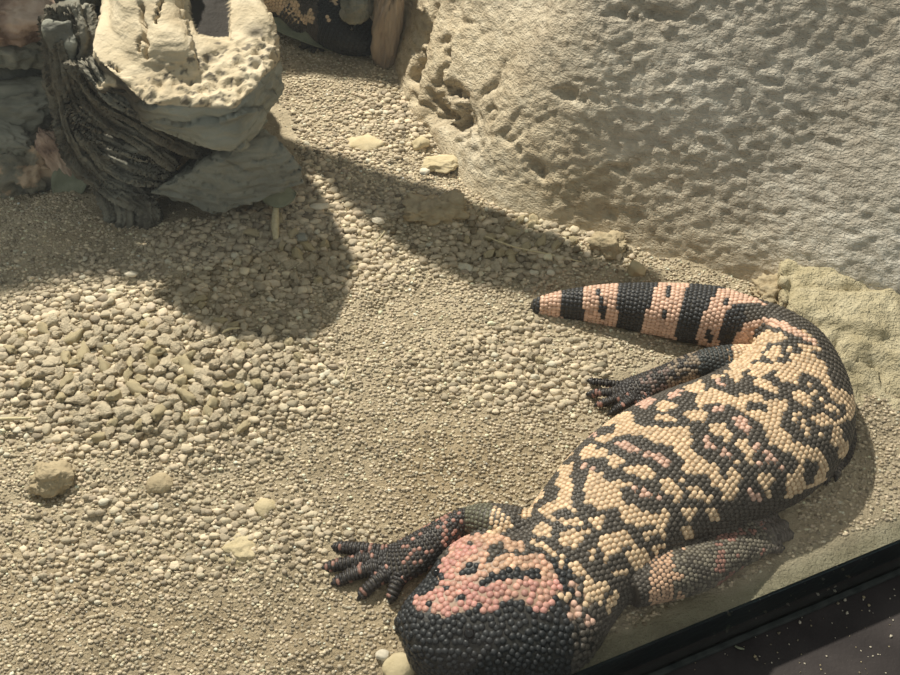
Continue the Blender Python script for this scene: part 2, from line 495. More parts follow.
# caked sand shelf at the right edge
def build_shelf():
    out = [(781, 250), (800, 248), (828, 254), (860, 260), (900, 268), (980, 290), (1040, 420), (960, 440), (880, 400), (840, 350), (806, 318), (785, 296), (778, 272)]
    bm = bmesh.new()
    vs = []
    zt = 0.026
    for x, y in out:
        p = pix(x, y, zt); vs.append(bm.verts.new(p))
    f = bm.faces.new(vs)
    r = bmesh.ops.extrude_face_region(bm, geom=[f])
    for g in r['geom']:
        if isinstance(g, bmesh.types.BMVert): g.co.z = -0.012
    bmesh.ops.recalc_face_normals(bm, faces=bm.faces)
    me = bpy.data.meshes.new('tmp'); bm.to_mesh(me); bm.free()
    me = remesh(me, 0.0022, 10)
    V, N = mesh_arrays(me)
    # the top slopes down towards the camera into the sand
    c = pix(800, 265, 0)
    fall = (c.y - V[:, 1])
    k = np.where(V[:, 2] > 0.0, np.clip(1 - smooth(fall, 0.02, 0.17) * 1.10, -0.2, 1), 1)
    V[:, 2] = np.where(V[:, 2] > 0, V[:, 2] * k - 0.004 * smooth(fall, 0.05, 0.14), V[:, 2])
    d = 0.0042 * fbm(V, 30, 4, 12) + 0.0016 * fbm(V, 140, 3, 13)
    rid = np.abs(fbm(V * [1, 2.2, 1], 20, 2, 31)); d -= 0.005 * np.clip(0.16 - rid, 0, 1) / 0.16
    V += N * d[:, None]
    set_verts(me, V)
    o = add_obj('sand_shelf', me, M_LEDGESAND)
    recenter(o, pix(860, 300, 0))
    tag(o, 'pale yellow caked sand shelf against the rock at the right edge', 'sand bank')
build_shelf()

# ------------------------------------------------------------------ tubes
def catmull(S, n):
    """S: (k,m) stations -> (n,m) dense samples"""
    S = np.asarray(S, float); k = len(S)
    Sx = np.vstack([2 * S[0] - S[1], S, 2 * S[-1] - S[-2]])
    t = np.linspace(0, k - 1 - 1e-9, n); i = t.astype(int); f = (t - i)[:, None]
    p0, p1, p2, p3 = Sx[i], Sx[i + 1], Sx[i + 2], Sx[i + 3]
    return 0.5 * ((2 * p1) + (-p0 + p2) * f + (2 * p0 - 5 * p1 + 4 * p2 - p3) * f ** 2 + (-p0 + 3 * p1 - 3 * p2 + p3) * f ** 3)

class Tube:
    """stations: centre, half-width vector A, half-height vector B"""
    def __init__(self, C, A, B, n=120, pw=1.0, cap=True):
        D = catmull(np.hstack([C, A, B]), n)
        self.C, self.A, self.B = D[:, :3], D[:, 3:6], D[:, 6:9]
        self.pw = pw; self.n = n
        self.s = np.r_[0, np.cumsum(np.linalg.norm(np.diff(self.C, axis=0), axis=1))]
    def frame(self, s):
        f = lambda X: np.stack([np.interp(s, self.s, X[:, i]) for i in range(3)], -1)
        return f(self.C), f(self.A), f(self.B)
    def ring(self, i, th):
        c, s = np.cos(th), np.sin(th)
        c = np.sign(c) * np.abs(c) ** self.pw; s = np.sign(s) * np.abs(s) ** self.pw
        return self.C[i] + c[:, None] * self.A[i] + s[:, None] * self.B[i]
    def mesh(self, nth=32):
        th = np.linspace(0, 2 * np.pi, nth, endpoint=False)
        V = np.vstack([self.ring(i, th) for i in range(self.n)] + [self.C[:1], self.C[-1:]])
        q = []; t = []
        for i in range(self.n - 1):
            for j in range(nth):
                k = (j + 1) % nth
                q.append((i * nth + j, i * nth + k, (i + 1) * nth + k, (i + 1) * nth + j))
        a = self.n * nth
        for j in range(nth):
            k = (j + 1) % nth
            t.append((a, k, j)); t.append((a + 1, (self.n - 1) * nth + j, (self.n - 1) * nth + k))
        return V, np.array(t), np.array(q)

def round_tube(pts, n=40, flat=1.0, pw=1.0, up=(0, 0, 1)):
    """pts: list of (Vector, rw, rh) ; returns Tube with frames from the path"""
    C = np.array([p[0][:] for p in pts]); rw = np.array([p[1] for p in pts]); rh = np.array([p[2] for p in pts])
    T = np.gradient(C, axis=0); T /= np.linalg.norm(T, axis=1)[:, None] + 1e-9
    A = np.cross(T, np.array(up)[None, :]); A /= np.linalg.norm(A, axis=1)[:, None] + 1e-9
    B = np.cross(A, T)
    return Tube(C, A * rw[:, None], B * rh[:, None], n=n, pw=pw)

def merge(parts):
    Vs, Ts, Qs = [], [], []; off = 0
    for V, t, q in parts:
        Vs.append(V)
        if t is not None and len(t): Ts.append(np.asarray(t) + off)
        if q is not None and len(q): Qs.append(np.asarray(q) + off)
        off += len(V)
    return np.vstack(Vs), (np.vstack(Ts) if Ts else None), (np.vstack(Qs) if Qs else None)

# ------------------------------------------------------------------ stump
M_WOOD_PALE = None
def wood_material():
    m, nt, b = new_mat('weathered_wood')
    tc = nt.nodes.new('ShaderNodeTexCoord')
    mp = nt.nodes.new('ShaderNodeMapping'); mp.inputs['Scale'].default_value = (.5, .5, 2.0); mp.inputs['Rotation'].default_value = (0.5, 0.5, 0)
    nt.links.new(tc.outputs['Object'], mp.inputs[0])
    n = nt.nodes.new('ShaderNodeTexNoise'); n.inputs['Scale'].default_value = 60; n.inputs['Detail'].default_value = 6; n.inputs['Distortion'].default_value = 0.6
    nt.links.new(mp.outputs[0], n.inputs['Vector'])
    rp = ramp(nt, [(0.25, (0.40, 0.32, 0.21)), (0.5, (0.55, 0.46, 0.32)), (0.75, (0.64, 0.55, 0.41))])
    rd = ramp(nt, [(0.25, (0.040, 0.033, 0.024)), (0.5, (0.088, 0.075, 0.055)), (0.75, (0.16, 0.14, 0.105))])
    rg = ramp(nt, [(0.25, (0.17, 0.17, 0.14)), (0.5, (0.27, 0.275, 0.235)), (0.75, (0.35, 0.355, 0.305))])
    for r in (rp, rd, rg): nt.links.new(n.outputs['Fac'], r.inputs[0])
    a = nt.nodes.new('ShaderNodeVertexColor'); a.layer_name = 'Col'
    sep = nt.nodes.new('ShaderNodeSeparateColor'); nt.links.new(a.outputs[0], sep.inputs[0])
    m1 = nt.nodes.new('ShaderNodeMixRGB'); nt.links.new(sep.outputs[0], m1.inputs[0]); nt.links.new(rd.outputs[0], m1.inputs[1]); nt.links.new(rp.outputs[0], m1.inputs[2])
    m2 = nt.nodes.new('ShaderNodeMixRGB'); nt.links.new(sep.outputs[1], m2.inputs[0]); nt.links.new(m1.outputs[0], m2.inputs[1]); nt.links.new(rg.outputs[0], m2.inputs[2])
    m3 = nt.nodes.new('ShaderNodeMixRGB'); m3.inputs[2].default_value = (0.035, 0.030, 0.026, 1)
    nt.links.new(sep.outputs[2], m3.inputs[0]); nt.links.new(m2.outputs[0], m3.inputs[1])
    nt.links.new(m3.outputs[0], b.inputs['Base Color'])
    b.inputs['Roughness'].default_value = 0.85; b.inputs['Specular IOR Level'].default_value = 0.25
    last = None
    for s, d, st in ((120, 0.0010, (1, 1, .35)), (60, 0.0022, (.35, .35, 3.0)), (500, 0.0006, (1, 1, 1))):
        m4 = nt.nodes.new('ShaderNodeMapping'); m4.inputs['Scale'].default_value = st; m4.inputs['Rotation'].default_value = (0.5, 0.5, 0)
        nt.links.new(tc.outputs['Object'], m4.inputs[0])
        bn = nt.nodes.new('ShaderNodeTexNoise'); bn.inputs['Scale'].default_value = s; bn.inputs['Detail'].default_value = 5
        nt.links.new(m4.outputs[0], bn.inputs['Vector'])
        bm_ = nt.nodes.new('ShaderNodeBump'); bm_.inputs['Distance'].default_value = d
        nt.links.new(bn.outputs['Fac'], bm_.inputs['Height'])
        if last: nt.links.new(last.outputs[0], bm_.inputs['Normal'])
        last = bm_
    nt.links.new(last.outputs[0], b.inputs['Normal'])
    return m
M_WOOD = wood_material()

def hull_mesh(pts):
    bm = bmesh.new()
    vs = [bm.verts.new(pix(p[0], p[1], p[2] * 1.18)) for p in pts]
    r = bmesh.ops.convex_hull(bm, input=vs)
    for g in list(r['geom_interior']):
        if isinstance(g, bmesh.types.BMVert) and g.is_valid: bm.verts.remove(g)
    bmesh.ops.recalc_face_normals(bm, faces=bm.faces)
    bmesh.ops.triangulate(bm, faces=bm.faces)
    bm.verts.index_update()
    V = np.array([v.co[:] for v in bm.verts]); F = np.array([[v.index for v in f.verts] for f in bm.faces]); bm.free()
    return V, F, None

STUMP = empty('driftwood_stump', pix(170, 215, 0))
tag(STUMP, 'weathered driftwood stump with pale sunlit top and dark twisted roots at the upper left', 'stump')

def stump_part(name, parts, voxel, colfun, disp, sm=2):
    V, t, q = merge(parts)
    me = np_mesh('tmp', V, tris=t, quads=q)
    me = remesh(me, voxel, sm)
    V, N = mesh_arrays(me)
    V = disp(V, N)
    set_verts(me, V)
    c = colfun(V, N)
    a = me.color_attributes.new('Col', 'FLOAT_COLOR', 'POINT')
    cc = np.ones((len(V), 4), np.float32); cc[:, :3] = c
    a.data.foreach_set('color', cc.ravel())
    o = add_obj(name, me, M_WOOD, STUMP)
    o.matrix_parent_inverse = Matrix.Translation(-STUMP.location)
    return o

def block_disp(V, N):
    top = smooth(N[:, 2], 0.3, 0.8)
    pp = proj(V)
    d = 0.0030 * fbm(V, 28, 4, 5)
    d += top * 0.0030 * fbm(V * [1, 1, 1], 120, 3, 6) * smooth(pp[:, 1], 66, 88)
    # layered, slanting strata on the sides
    G = V @ np.array([[0.3, 0.5, 0.81]]).T
    Lc = G[:, 0] * 75 + 1.6 * fbm(V, 18, 3, 8); fr_ = Lc - np.floor(Lc)
    d += (1 - top) * (0.0055 * (fr_ - .5) * (0.4 + 0.6 * vnoise(V, 30, 44)) + 0.0030 * (0.25 - np.abs(fbm(V * [1, 1, 2.5], 60, 3, 8))) - 0.0040 * np.exp(-(fr_ / .06) ** 2))
    # long cracks in the pale top
    for (x0, y0, x1, y1, w) in ((141, 5, 146, 58, 1.5), (138, 38, 138, 50, 1.0), (162, 0, 156, 22, 1.1), (109, 62, 118, 68, 1.2)):
        dx, dy = x1 - x0, y1 - y0; L2 = dx * dx + dy * dy
        t = np.clip(((pp[:, 0] - x0) * dx + (pp[:, 1] - y0) * dy) / L2, 0, 1)
        dist = np.hypot(pp[:, 0] - x0 - t * dx - 1.3 * np.sin(t * 19), pp[:, 1] - y0 - t * dy)
        d -= 0.013 * np.exp(-(dist / w) ** 2) * top
    hole = inpoly(pp, [(187, -30), (228, -30), (230, 37), (198, 35), (190, 12)])
    d -= 0.007 * hole * top
    d += top * smooth(pp[:, 1] + 0.35 * (pp[:, 0] - 150), 62, 80) * (0.0030 * (0.35 - np.abs(fbm(V, 90, 3, 41))) + 0.0016 * fbm(V, 260, 2, 42))
    for (cx, cy, rx, ry, a) in ((209, 58, 6, 4, 0.004), (256, 32, 6, 4, 0.003)):
        d -= a * np.exp(-((pp[:, 0] - cx) / rx) ** 2 - ((pp[:, 1] - cy) / ry) ** 2) * smooth(N[:, 2], 0.1, 0.5)
    return V + N * d[:, None]

def block_col(V, N):
    pp = proj(V)
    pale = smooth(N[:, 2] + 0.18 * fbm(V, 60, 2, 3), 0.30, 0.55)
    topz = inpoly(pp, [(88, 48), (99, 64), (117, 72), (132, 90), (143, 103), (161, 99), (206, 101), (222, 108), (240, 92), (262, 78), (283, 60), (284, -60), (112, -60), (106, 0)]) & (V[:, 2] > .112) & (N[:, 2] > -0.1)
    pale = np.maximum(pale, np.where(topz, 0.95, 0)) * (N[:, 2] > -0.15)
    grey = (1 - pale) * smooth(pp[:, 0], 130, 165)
    dk = np.zeros(len(V))
    hole = inpoly(pp + 1.2 * np.stack([vnoise(V, 200, 1), vnoise(V, 200, 2)], 1), [(187, -30), (228, -30), (230, 37), (198, 35), (190, 12)])
    dk = np.where(hole, 1.0, dk)
    dk = np.clip(dk + 0.9 * np.exp(-((pp[:, 0] - 209) / 6) ** 2 - ((pp[:, 1] - 58) / 5) ** 2) + 0.8 * np.exp(-((pp[:, 0] - 256) / 9) ** 2 - ((pp[:, 1] - 32) / 6) ** 2), 0, 1)
    # specks of rotten wood on the rough rim
    sp_ = (fbm(V, 330, 2, 11) > 0.50) & (pp[:, 1] + 0.35 * (pp[:, 0] - 150) > 66)
    dk = np.maximum(dk, np.where(sp_, 0.75, 0) * pale)
    return np.stack([pale, grey, dk], 1)

blockA = hull_mesh([(90, 49, .125), (99, 62, .122), (117, 71, .120), (132, 89, .116), (143, 104, .112), (161, 100, .112), (206, 103, .106), (240, 150, .080), (254, 144, .056),
                    (235, 108, .106), (262, 80, .108), (283, 92, .078), (284, 60, .100), (280, 35, .110), (262, 0, .120), (230, -40, .125), (116, -30, .128), (106, 5, .128),
                    (149, 125, .092), (100, 85, .09), (110, 60, .05), (250, 90, .055), (200, 130, .06), (230, 10, .05)])
V, F, _ = blockA
cone_pts = [(pix(148, 98, .121), .030, .004), (pix(148, 84, .128), .034, .008), (pix(147, 66, .134), .034, .013), (pix(147, 45, .138), .030, .017), (pix(148, 20, .145), .026, .018), (pix(148, -5, .152), .024, .018),
            (pix(150, -45, .162), .026, .018), (pix(152, -70, .166), .021, .016), (pix(154, -85, .168), .008, .008)]
cone = round_tube(cone_pts, 40, up=(0, -1, 0.0))
ridge = round_tube([(pix(225, 60, .120), .012, .010), (pix(240, 30, .130), .014, .012), (pix(236, -5, .138), .013, .012), (pix(228, -40, .14), .01, .01)], 24, up=(0, -1, 0))
ridge2 = round_tube([(pix(274, 58, .120), .006, .006), (pix(262, 25, .132), .010, .009), (pix(246, -5, .138), .010, .010), (pix(235, -30, .14), .01, .01)], 24, up=(0, -1, 0))
stump_part('trunk', [(V, F, None), cone.mesh(28), ridge.mesh(16), ridge2.mesh(16)], 0.0014, block_col, block_disp, 3)

def plate_disp(V, N):
    d = 0.0030 * fbm(V, 22, 4, 15) + 0.0008 * fbm(V, 150, 3, 16)
    G = V @ np.array([0.2, 0.1, 0.97])
    Lc = G * 60 + 1.8 * fbm(V, 15, 3, 18); fr_ = Lc - np.floor(Lc)
    d += 0.0045 * (fr_ - .5) * (0.4 + 0.6 * vnoise(V, 25, 44)) + 0.0026 * (0.25 - np.abs(fbm(V * [1, 1, 2.2], 60, 3, 18))) - 0.0028 * np.exp(-(fr_ / .05) ** 2)
    return V + N * d[:, None]
plateB = hull_mesh([(277, 137, .060), (302, 169, .042), (306, 183, .032), (262, 203, .022), (213, 215, .016), (178, 202, .020), (148, 193, .024), (180, 176, .042),
                    (226, 160, .058), (240, 138, .068), (220, 160, .0), (285, 165, .005), (190, 175, 0.0), (250, 120, .02)])
stump_part('lower_slab', [plateB], 0.0016, lambda V, N: np.stack([0.10 + 0 * V[:, 0], np.clip(0.80 + 0.25 * fbm(V, 15, 2, 2), 0, 1), 0 * V[:, 0]], 1), plate_disp, 2)

CUR = [None]
def stripes(V):
    tb = CUR[0]
    if tb is None: return fbm(V, 40, 3, 5)
    d = ((V[:, None, :] - tb.C[None, ::2, :]) ** 2).sum(2); i = d.argmin(1) * 2
    r_ = V - tb.C[i]
    a = (r_ * tb.A[i]).sum(1) / (np.linalg.norm(tb.A[i], axis=1) ** 2 + 1e-9); b = (r_ * tb.B[i]).sum(1) / (np.linalg.norm(tb.B[i], axis=1) ** 2 + 1e-9)
    ph = np.arctan2(b, a)
    return fbm(np.stack([np.cos(ph) * 3.4, np.sin(ph) * 3.4, tb.s[i] * 14 + tb.C[0, 0] * 50], 1), 1.0, 3, 91)
def root_disp(V, N):
    if CUR[0] is not None:
        st = stripes(V)
        return V + N * (0.0085 * (0.26 - np.abs(st)) + 0.0026 * fbm(V, 45, 3, 26) - 0.0006)[:, None]
    # grain running down the roots
    d = 0.0045 * (0.25 - np.abs(fbm(V @ np.array([[2.2, 0.5, 0.8], [0.5, 2.2, 0.8], [1.2, 1.2, 1.4]]), 45, 3, 25))) + 0.0025 * fbm(V, 30, 3, 26)
    return V + N * d[:, None]
def root_col(V, N):
    g = np.clip(0.42 + 0.5 * fbm(V, 22, 3, 33), 0, 1)
    if CUR[0] is not None: g = np.clip(g + 0.5 * (0.3 - np.abs(stripes(V))), 0, 1)  # crevice shade put into the colour: ridges lighter, furrows darker
    return np.stack([0.10 + 0 * g, g * 0.8, 0.3 * (fbm(V, 45, 2, 35) > 0.35)], 1)
coreC = hull_mesh([(62, 20, .115), (100, 5, .12), (145, 108, .085), (160, 140, .06), (165, 165, .04), (150, 205, .0), (118, 225, 0), (95, 190, .02), (72, 140, .05), (62, 80, .08),
                   (130, 60, .0), (220, 110, .0), (200, 120, .05), (100, 60, .0)])
core_in = (coreC[0] - coreC[0].mean(0)) * 0.90 + coreC[0].mean(0) + np.array([0, 0.006, -0.004])
stump_part('heartwood', [(core_in, coreC[1], None)], 0.002, lambda V, N: np.stack([0.05 + 0 * V[:, 0], 0.1 + 0 * V[:, 0], 0.55 + 0 * V[:, 0]], 1), root_disp, 2)
roots = [
    [((60, 5, .13), .012), ((71, 60, .105), .010), ((88, 95, .088), .010), ((110, 120, .072), .010), ((149, 143, .055), .009), ((176, 166, .040), .005)],
    [((52, 20, .12), .010), ((57, 64, .10), .009), ((62, 100, .080), .009), ((70, 142, .058), .010), ((96, 175, .036), .011), ((135, 196, .020), .012), ((148, 212, .010), .011), ((150, 228, .003), .010)],
    [((74, 122, .072), .005), ((90, 142, .058), .009), ((112, 166, .040), .010), ((140, 176, .034), .009), ((168, 182, .028), .004)],
    [((70, 124, .062), .005), ((78, 150, .050), .009), ((98, 176, .036), .009), ((118, 196, .024), .007), ((132, 204, .016), .003)],
    [((78, 60, .11), .008), ((96, 92, .092), .008), ((125, 112, .078), .008), ((160, 132, .062), .008), ((195, 150, .048), .007), ((226, 162, .040), .003)],
    [((88, 60, .115), .007), ((108, 88, .105), .008), ((135, 108, .095), .008), ((160, 124, .085), .006)],
    [((95, 178, .030), .008), ((112, 200, .018), .010), ((120, 220, .008), .012), ((118, 232, .003), .010)],
    [((80, 130, .064), .004), ((104, 150, .052), .006), ((135, 163, .043), .007), ((165, 172, .036), .006), ((178, 170, .034), .003)],
    [((64, 110, .080), .004), ((84, 126, .070), .006), ((104, 140, .062), .006), ((130, 152, .054), .006), ((156, 160, .046), .003)],
    [((72, 150, .052), .004), ((90, 170, .040), .007), ((112, 186, .030), .006), ((140, 192, .024), .006), ((160, 196, .02), .003)],
    [((58, 40, .118), .005), ((66, 80, .098), .006), ((76, 108, .084), .006), ((92, 124, .074), .006), ((112, 132, .066), .003)],
    [((75, 10, .128), .012), ((84, 38, .118), .010), ((88, 58, .108), .009), ((82, 80, .095), .006)],
]
for i, rt in enumerate(roots):
    tb = round_tube([(pix(p[0], p[1], p[2] * 1.18), r * 0.95, r * 0.68) for p, r in rt], 36)
    CUR[0] = tb
    stump_part('root', [tb.mesh(16)], 0.0013, root_col, root_disp, 2)
    CUR[0] = None
# rough knob of bark standing left of the trunk
stump_part('bark_knob', [hull_mesh([(47, 22, .125), (72, 20, .128), (78, 45, .118), (72, 62, .106), (52, 60, .106), (46, 40, .118), (55, 35, .09), (70, 50, .09)]),
                         hull_mesh([(52, 55, .108), (76, 52, .108), (78, 68, .100), (56, 70, .098), (60, 60, .08), (72, 60, .08)])], 0.0014,
           lambda V, N: np.stack([0.15 + 0 * V[:, 0], 0.75 + 0 * V[:, 0], 0.5 * (fbm(V, 90, 3, 3) > 0.5)], 1),
           lambda V, N: V + N * (0.003 * fbm(V, 70, 4, 9))[:, None], 3)

# ------------------------------------------------------------------ things left of the stump
M_GREYBARK = noise_mat('grey_bark', [(0.3, (0.16, 0.155, 0.12)), (0.5, (0.25, 0.245, 0.20)), (0.7, (0.33, 0.32, 0.27))], 60, bump=0.0012, bscale=160, stretch=(0.5, 1.4, 1.4))
M_PINKROCK = noise_mat('pink_rock', [(0.35, (0.16, 0.10, 0.075)), (0.5, (0.50, 0.36, 0.28)), (0.7, (0.68, 0.54, 0.43))], 45, bump=0.0015, bscale=180)  # tones raised in place of lamp light on the top left rock
M_LITPATCH = noise_mat('lit_patch_rock', [(0.35, (0.17, 0.165, 0.13)), (0.52, (0.27, 0.24, 0.18)), (0.58, (0.52, 0.38, 0.26)), (0.8, (0.60, 0.46, 0.33))], 55, bump=0.002, bscale=140)  # orange stops paint patches of light onto the grey rock
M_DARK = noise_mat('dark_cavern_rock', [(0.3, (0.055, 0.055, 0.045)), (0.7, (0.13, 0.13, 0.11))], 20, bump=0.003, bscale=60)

lump('bark_slab', 24, 103, .050, (.042, .022, .014), M_GREYBARK, 'smooth grey bark slab jutting from the left edge, the upper and larger of two', 'bark', rough=.22, seed=3, rot=.15, tilt=-.05, freq=1.3, grain=1, roll=.5)
lump('bark_slab', -2, 136, .038, (.030, .017, .010), M_GREYBARK, 'small grey bark slab at the left edge just below the larger slab', 'bark', rough=.2, seed=8, rot=-.35, tilt=.15, freq=1.3, grain=1, roll=.4)
lump('crumbly_rock', 30, 168, .016, (.030, .026, .024), M_LITPATCH, 'crumbly grey rock with patches of light painted orange left of the stump roots', 'rock', rough=.45, seed=13, freq=1.6, fine=.12)
lump('pink_stone', 62, 160, .026, (.0085, .010, .026), M_PINKROCK, 'narrow upright reddish stone wedged beside the stump roots', 'stone', rough=.3, seed=14, tilt=-.25)
lump('pink_rock', 18, 12, .110, (.060, .026, .024), M_PINKROCK, 'pinkish rock at the top left corner, its colour brightened as if lit', 'rock', rough=.30, seed=16, rot=.1, facet=.25, fine=.09)
lump('dark_rock', 10, 44, .085, (.034, .022, .016), M_GREYBARK, 'dark grey drooping rock lump under the pink rock', 'rock', rough=.4, seed=21)
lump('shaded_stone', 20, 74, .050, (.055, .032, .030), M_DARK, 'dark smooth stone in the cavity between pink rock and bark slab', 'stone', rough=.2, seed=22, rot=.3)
lump('dark_rock', 90, -2, .13, (.030, .026, .034), M_DARK, 'dark lumpy rock at the top edge beside the pale stump neck', 'rock', rough=.45, seed=24)

# leaf blades (curved thin solids)
def leaf(px, py, z, L, W, rot, tilt, mat, label, curl=0.25, name='dry_leaf', roll=0.0):
    n, m = 24, 9
    V = []; 
    for side in (1, -1):
        for i in range(n):
            t = i / (n - 1); w = W * (math.sin(math.pi * min(1, t * 0.97 + 0.03)) ** 0.7)
            for j in range(m):
                s = j / (m - 1) * 2 - 1
                x = (t - 0.5) * L; y = s * w
                zz = curl * W * (s * s) + 0.18 * L * math.sin(t * 3.0) * 0.4 + side * 0.0004 + 0.03 * W * math.sin(9 * t + 4 * s)
                V.append((x, y, zz))
    q = []
    for k in (0, 1):
        o = k * n * m
        for i in range(n - 1):
            for j in range(m - 1):
                a = o + i * m + j
                f = (a, a + m, a + m + 1, a + 1)
                q.append(f[::-1] if k == 0 else f)
    o = n * m
    ring = [i * m for i in range(n)] + [(n - 1) * m + j for j in range(1, m)] + [i * m + m - 1 for i in range(n - 2, -1, -1)] + [j for j in range(m - 2, 0, -1)]
    for a, b_ in zip(ring, ring[1:] + ring[:1]): q.append((a, b_, b_ + o, a + o))
    me = np_mesh(name, V, quads=q)
    me.transform(Matrix.Rotation(rot, 4, 'Z') @ Matrix.Rotation(tilt, 4, 'Y') @ Matrix.Rotation(roll, 4, 'X'))
    ob = add_obj(name, me, mat); ob.location = pix(px, py, z); tag(ob, label, 'leaf')
    return ob
leaf(279, 197, .016, .026, .0085, 0.5, 0.15, M_LEAF, 'small grey-green oval leaf under the right end of the stump', roll=.75)
leaf(72, 182, .014, .034, .013, 0.9, -0.5, M_LEAF, 'grey curled leaf leaning against the stump roots at the left', roll=.5)
leaf(300, 37, .010, .090, .0075, -0.50, 0.1, M_LEAF, 'long curved dull green leaf in front of the lizard hiding in the hollow', curl=.5, roll=.5)
leaf(356, 46, .008, .045, .006, -0.05, 0.0, M_LEAF, 'narrow grey leaf lying below the dark head of the hiding lizard', curl=.4, roll=.3)

def stick(name, pts, r, mat, label, cat):
    tb = round_tube([(pix(*p), r * (1 if 0 < i < len(pts) - 1 else .7), r * (1 if 0 < i < len(pts) - 1 else .7)) for i, p in enumerate(pts)], 24)
    V, t, q = tb.mesh(8)
    me = np_mesh(name, V, tris=t, quads=q); o = add_obj(name, me, mat); recenter(o, pix(*pts[len(pts) // 2])); tag(o, label, cat)
    return o
stick('straw', [(485, 236, .010), (515, 247, .0085), (548, 254, .006), (582, 262, .005)], .0006, M_STRAW, 'long thin pale straw lying in the shadow above the tail', 'straw')
stick('straw', [(372, 246, .004), (379, 239, .006), (385, 231, .009)], .0006, M_STRAW, 'short straw standing in the shaded gravel right of the stump', 'straw')
stick('straw', [(-4, 419, .012), (14, 418.5, .013), (31, 418, .012)], .0010, M_STRAW, 'pale straw stub at the left edge of the gravel heap', 'straw')
stick('straw', [(222, 333, .014), (229, 329, .015), (240, 328, .014)], .0008, M_STRAW, 'tiny pale straw in the gravel just below the stump shadow', 'straw')
stick('twig', [(276, 206, .012), (275, 224, .006), (276, 240, .001)], .0030, M_STRAW, 'short tan twig standing below the stump beside the oval leaf', 'twig')
stick('straw', [(344, 380, .010), (346, 373, .011), (347, 368, .011)], .0006, M_STRAW, 'tiny upright straw in open sand near the middle left', 'straw')
lump('shell_chip', 131, 274, .016, (.0045, .0026, .0020), M_WHITE, 'bright white chip on the gravel below the shadow at the left', 'chip', ic=ICO3, seed=31, facet=.3)
lump('shell_chip', 379, 221, .007, (.0060, .0028, .0020), M_WHITE, 'white chip in the shadow right of the stump', 'chip', ic=ICO3, seed=32, facet=.3, rot=-.2)
lump('shell_chip', 425, 172, .006, (.0042, .0045, .0024), M_WHITE, 'white angular chip beside the flat stone near the rock foot', 'chip', ic=ICO3, seed=33, facet=.35)
lump('shell_chip', 320, 206, .006, (.0075, .0035, .0025), M_WHITE, 'pale crumbly chip just right of the stump', 'chip', ic=ICO3, seed=34, facet=.2)
lump('shell_chip', 383, 655, .004, (.0040, .0026, .0022), M_WHITE, 'white pebble beside the snout of the large lizard', 'chip', ic=ICO3, seed=35, facet=.2)
lump('shell_chip', 302, 237, .008, (.0045, .0035, .003), M_GREYBARK, 'bluish grey chip in the shadow below the stump twig', 'chip', ic=ICO3, seed=36, facet=.2)
# distinct stones
lump('flat_stone', 441, 164, .003, (.017, .010, .005), M_PEBP, 'flat pale tan stone at the foot of the rock', 'stone', seed=41, rough=.2, facet=.2, fine=.02)
lump('flat_stone', 422, 143, .003, (.009, .008, .005), M_PEBP, 'small squarish pale stone just above the flat stone by the rock', 'stone', ic=ICO3, seed=42, rough=.2, facet=.3)
lump('flat_stone', 366, 144, .001, (.016, .010, .004), M_PEBP, 'tan flat stone on the bright sand between stump and rock', 'stone', ic=ICO3, seed=43, rough=.2, facet=.2)
lump('flat_stone', 243, 550, -.001, (.013, .011, .005), M_PEBP, 'pale flat stone half buried in the lower left sand', 'stone', seed=44, rough=.2, facet=.2)
lump('earth_clump', 434, 212, .005, (.021, .014, .011), M_CLUMP, 'large rough shaded clump of earth between stump and rock', 'clump', seed=45, rough=.5, fine=.14)
lump('earth_clump', 53, 478, .006, (.013, .010, .008), M_CLUMP, 'brown clump with dark hollow under it at the left', 'clump', seed=46, rough=.3, fine=.08)
lump('earth_clump', 160, 484, .004, (.008, .007, .005), M_CLUMP, 'rounded tan clod at the lower edge of the gravel heap', 'clump', seed=47, rough=.15, fine=.03, ic=ICO3)
lump('earth_clump', 266, 508, .002, (.0065, .0065, .0045), M_PEBP, 'smooth round grey pebble in sand left of the lizard hand', 'clump', seed=48, rough=.15, fine=.02, ic=ICO3)
lump('earth_clump', 608, 246, .006, (.014, .010, .008), M_CLUMP, 'tan earth lump below the rock above the banded tail', 'clump', seed=49, rough=.35, fine=.08)
lump('earth_clump', 635, 270, .004, (.007, .007, .006), M_PEBP, 'pale greenish angular chunk just above the tail', 'clump', seed=50, rough=.2, facet=.3, ic=ICO3)
lump('earth_clump', 776, 296, .005, (.017, .014, .010), M_CLUMP, 'crumbly brown clod in the gap between tail base and sand shelf', 'clump', seed=51, rough=.45, fine=.15)
lump('earth_clump', 399, 668, .003, (.0085, .0075, .005), M_PEBP, 'rounded pale pebble touching the snout at the bottom edge', 'clump', seed=52, rough=.15, fine=.03, ic=ICO3)

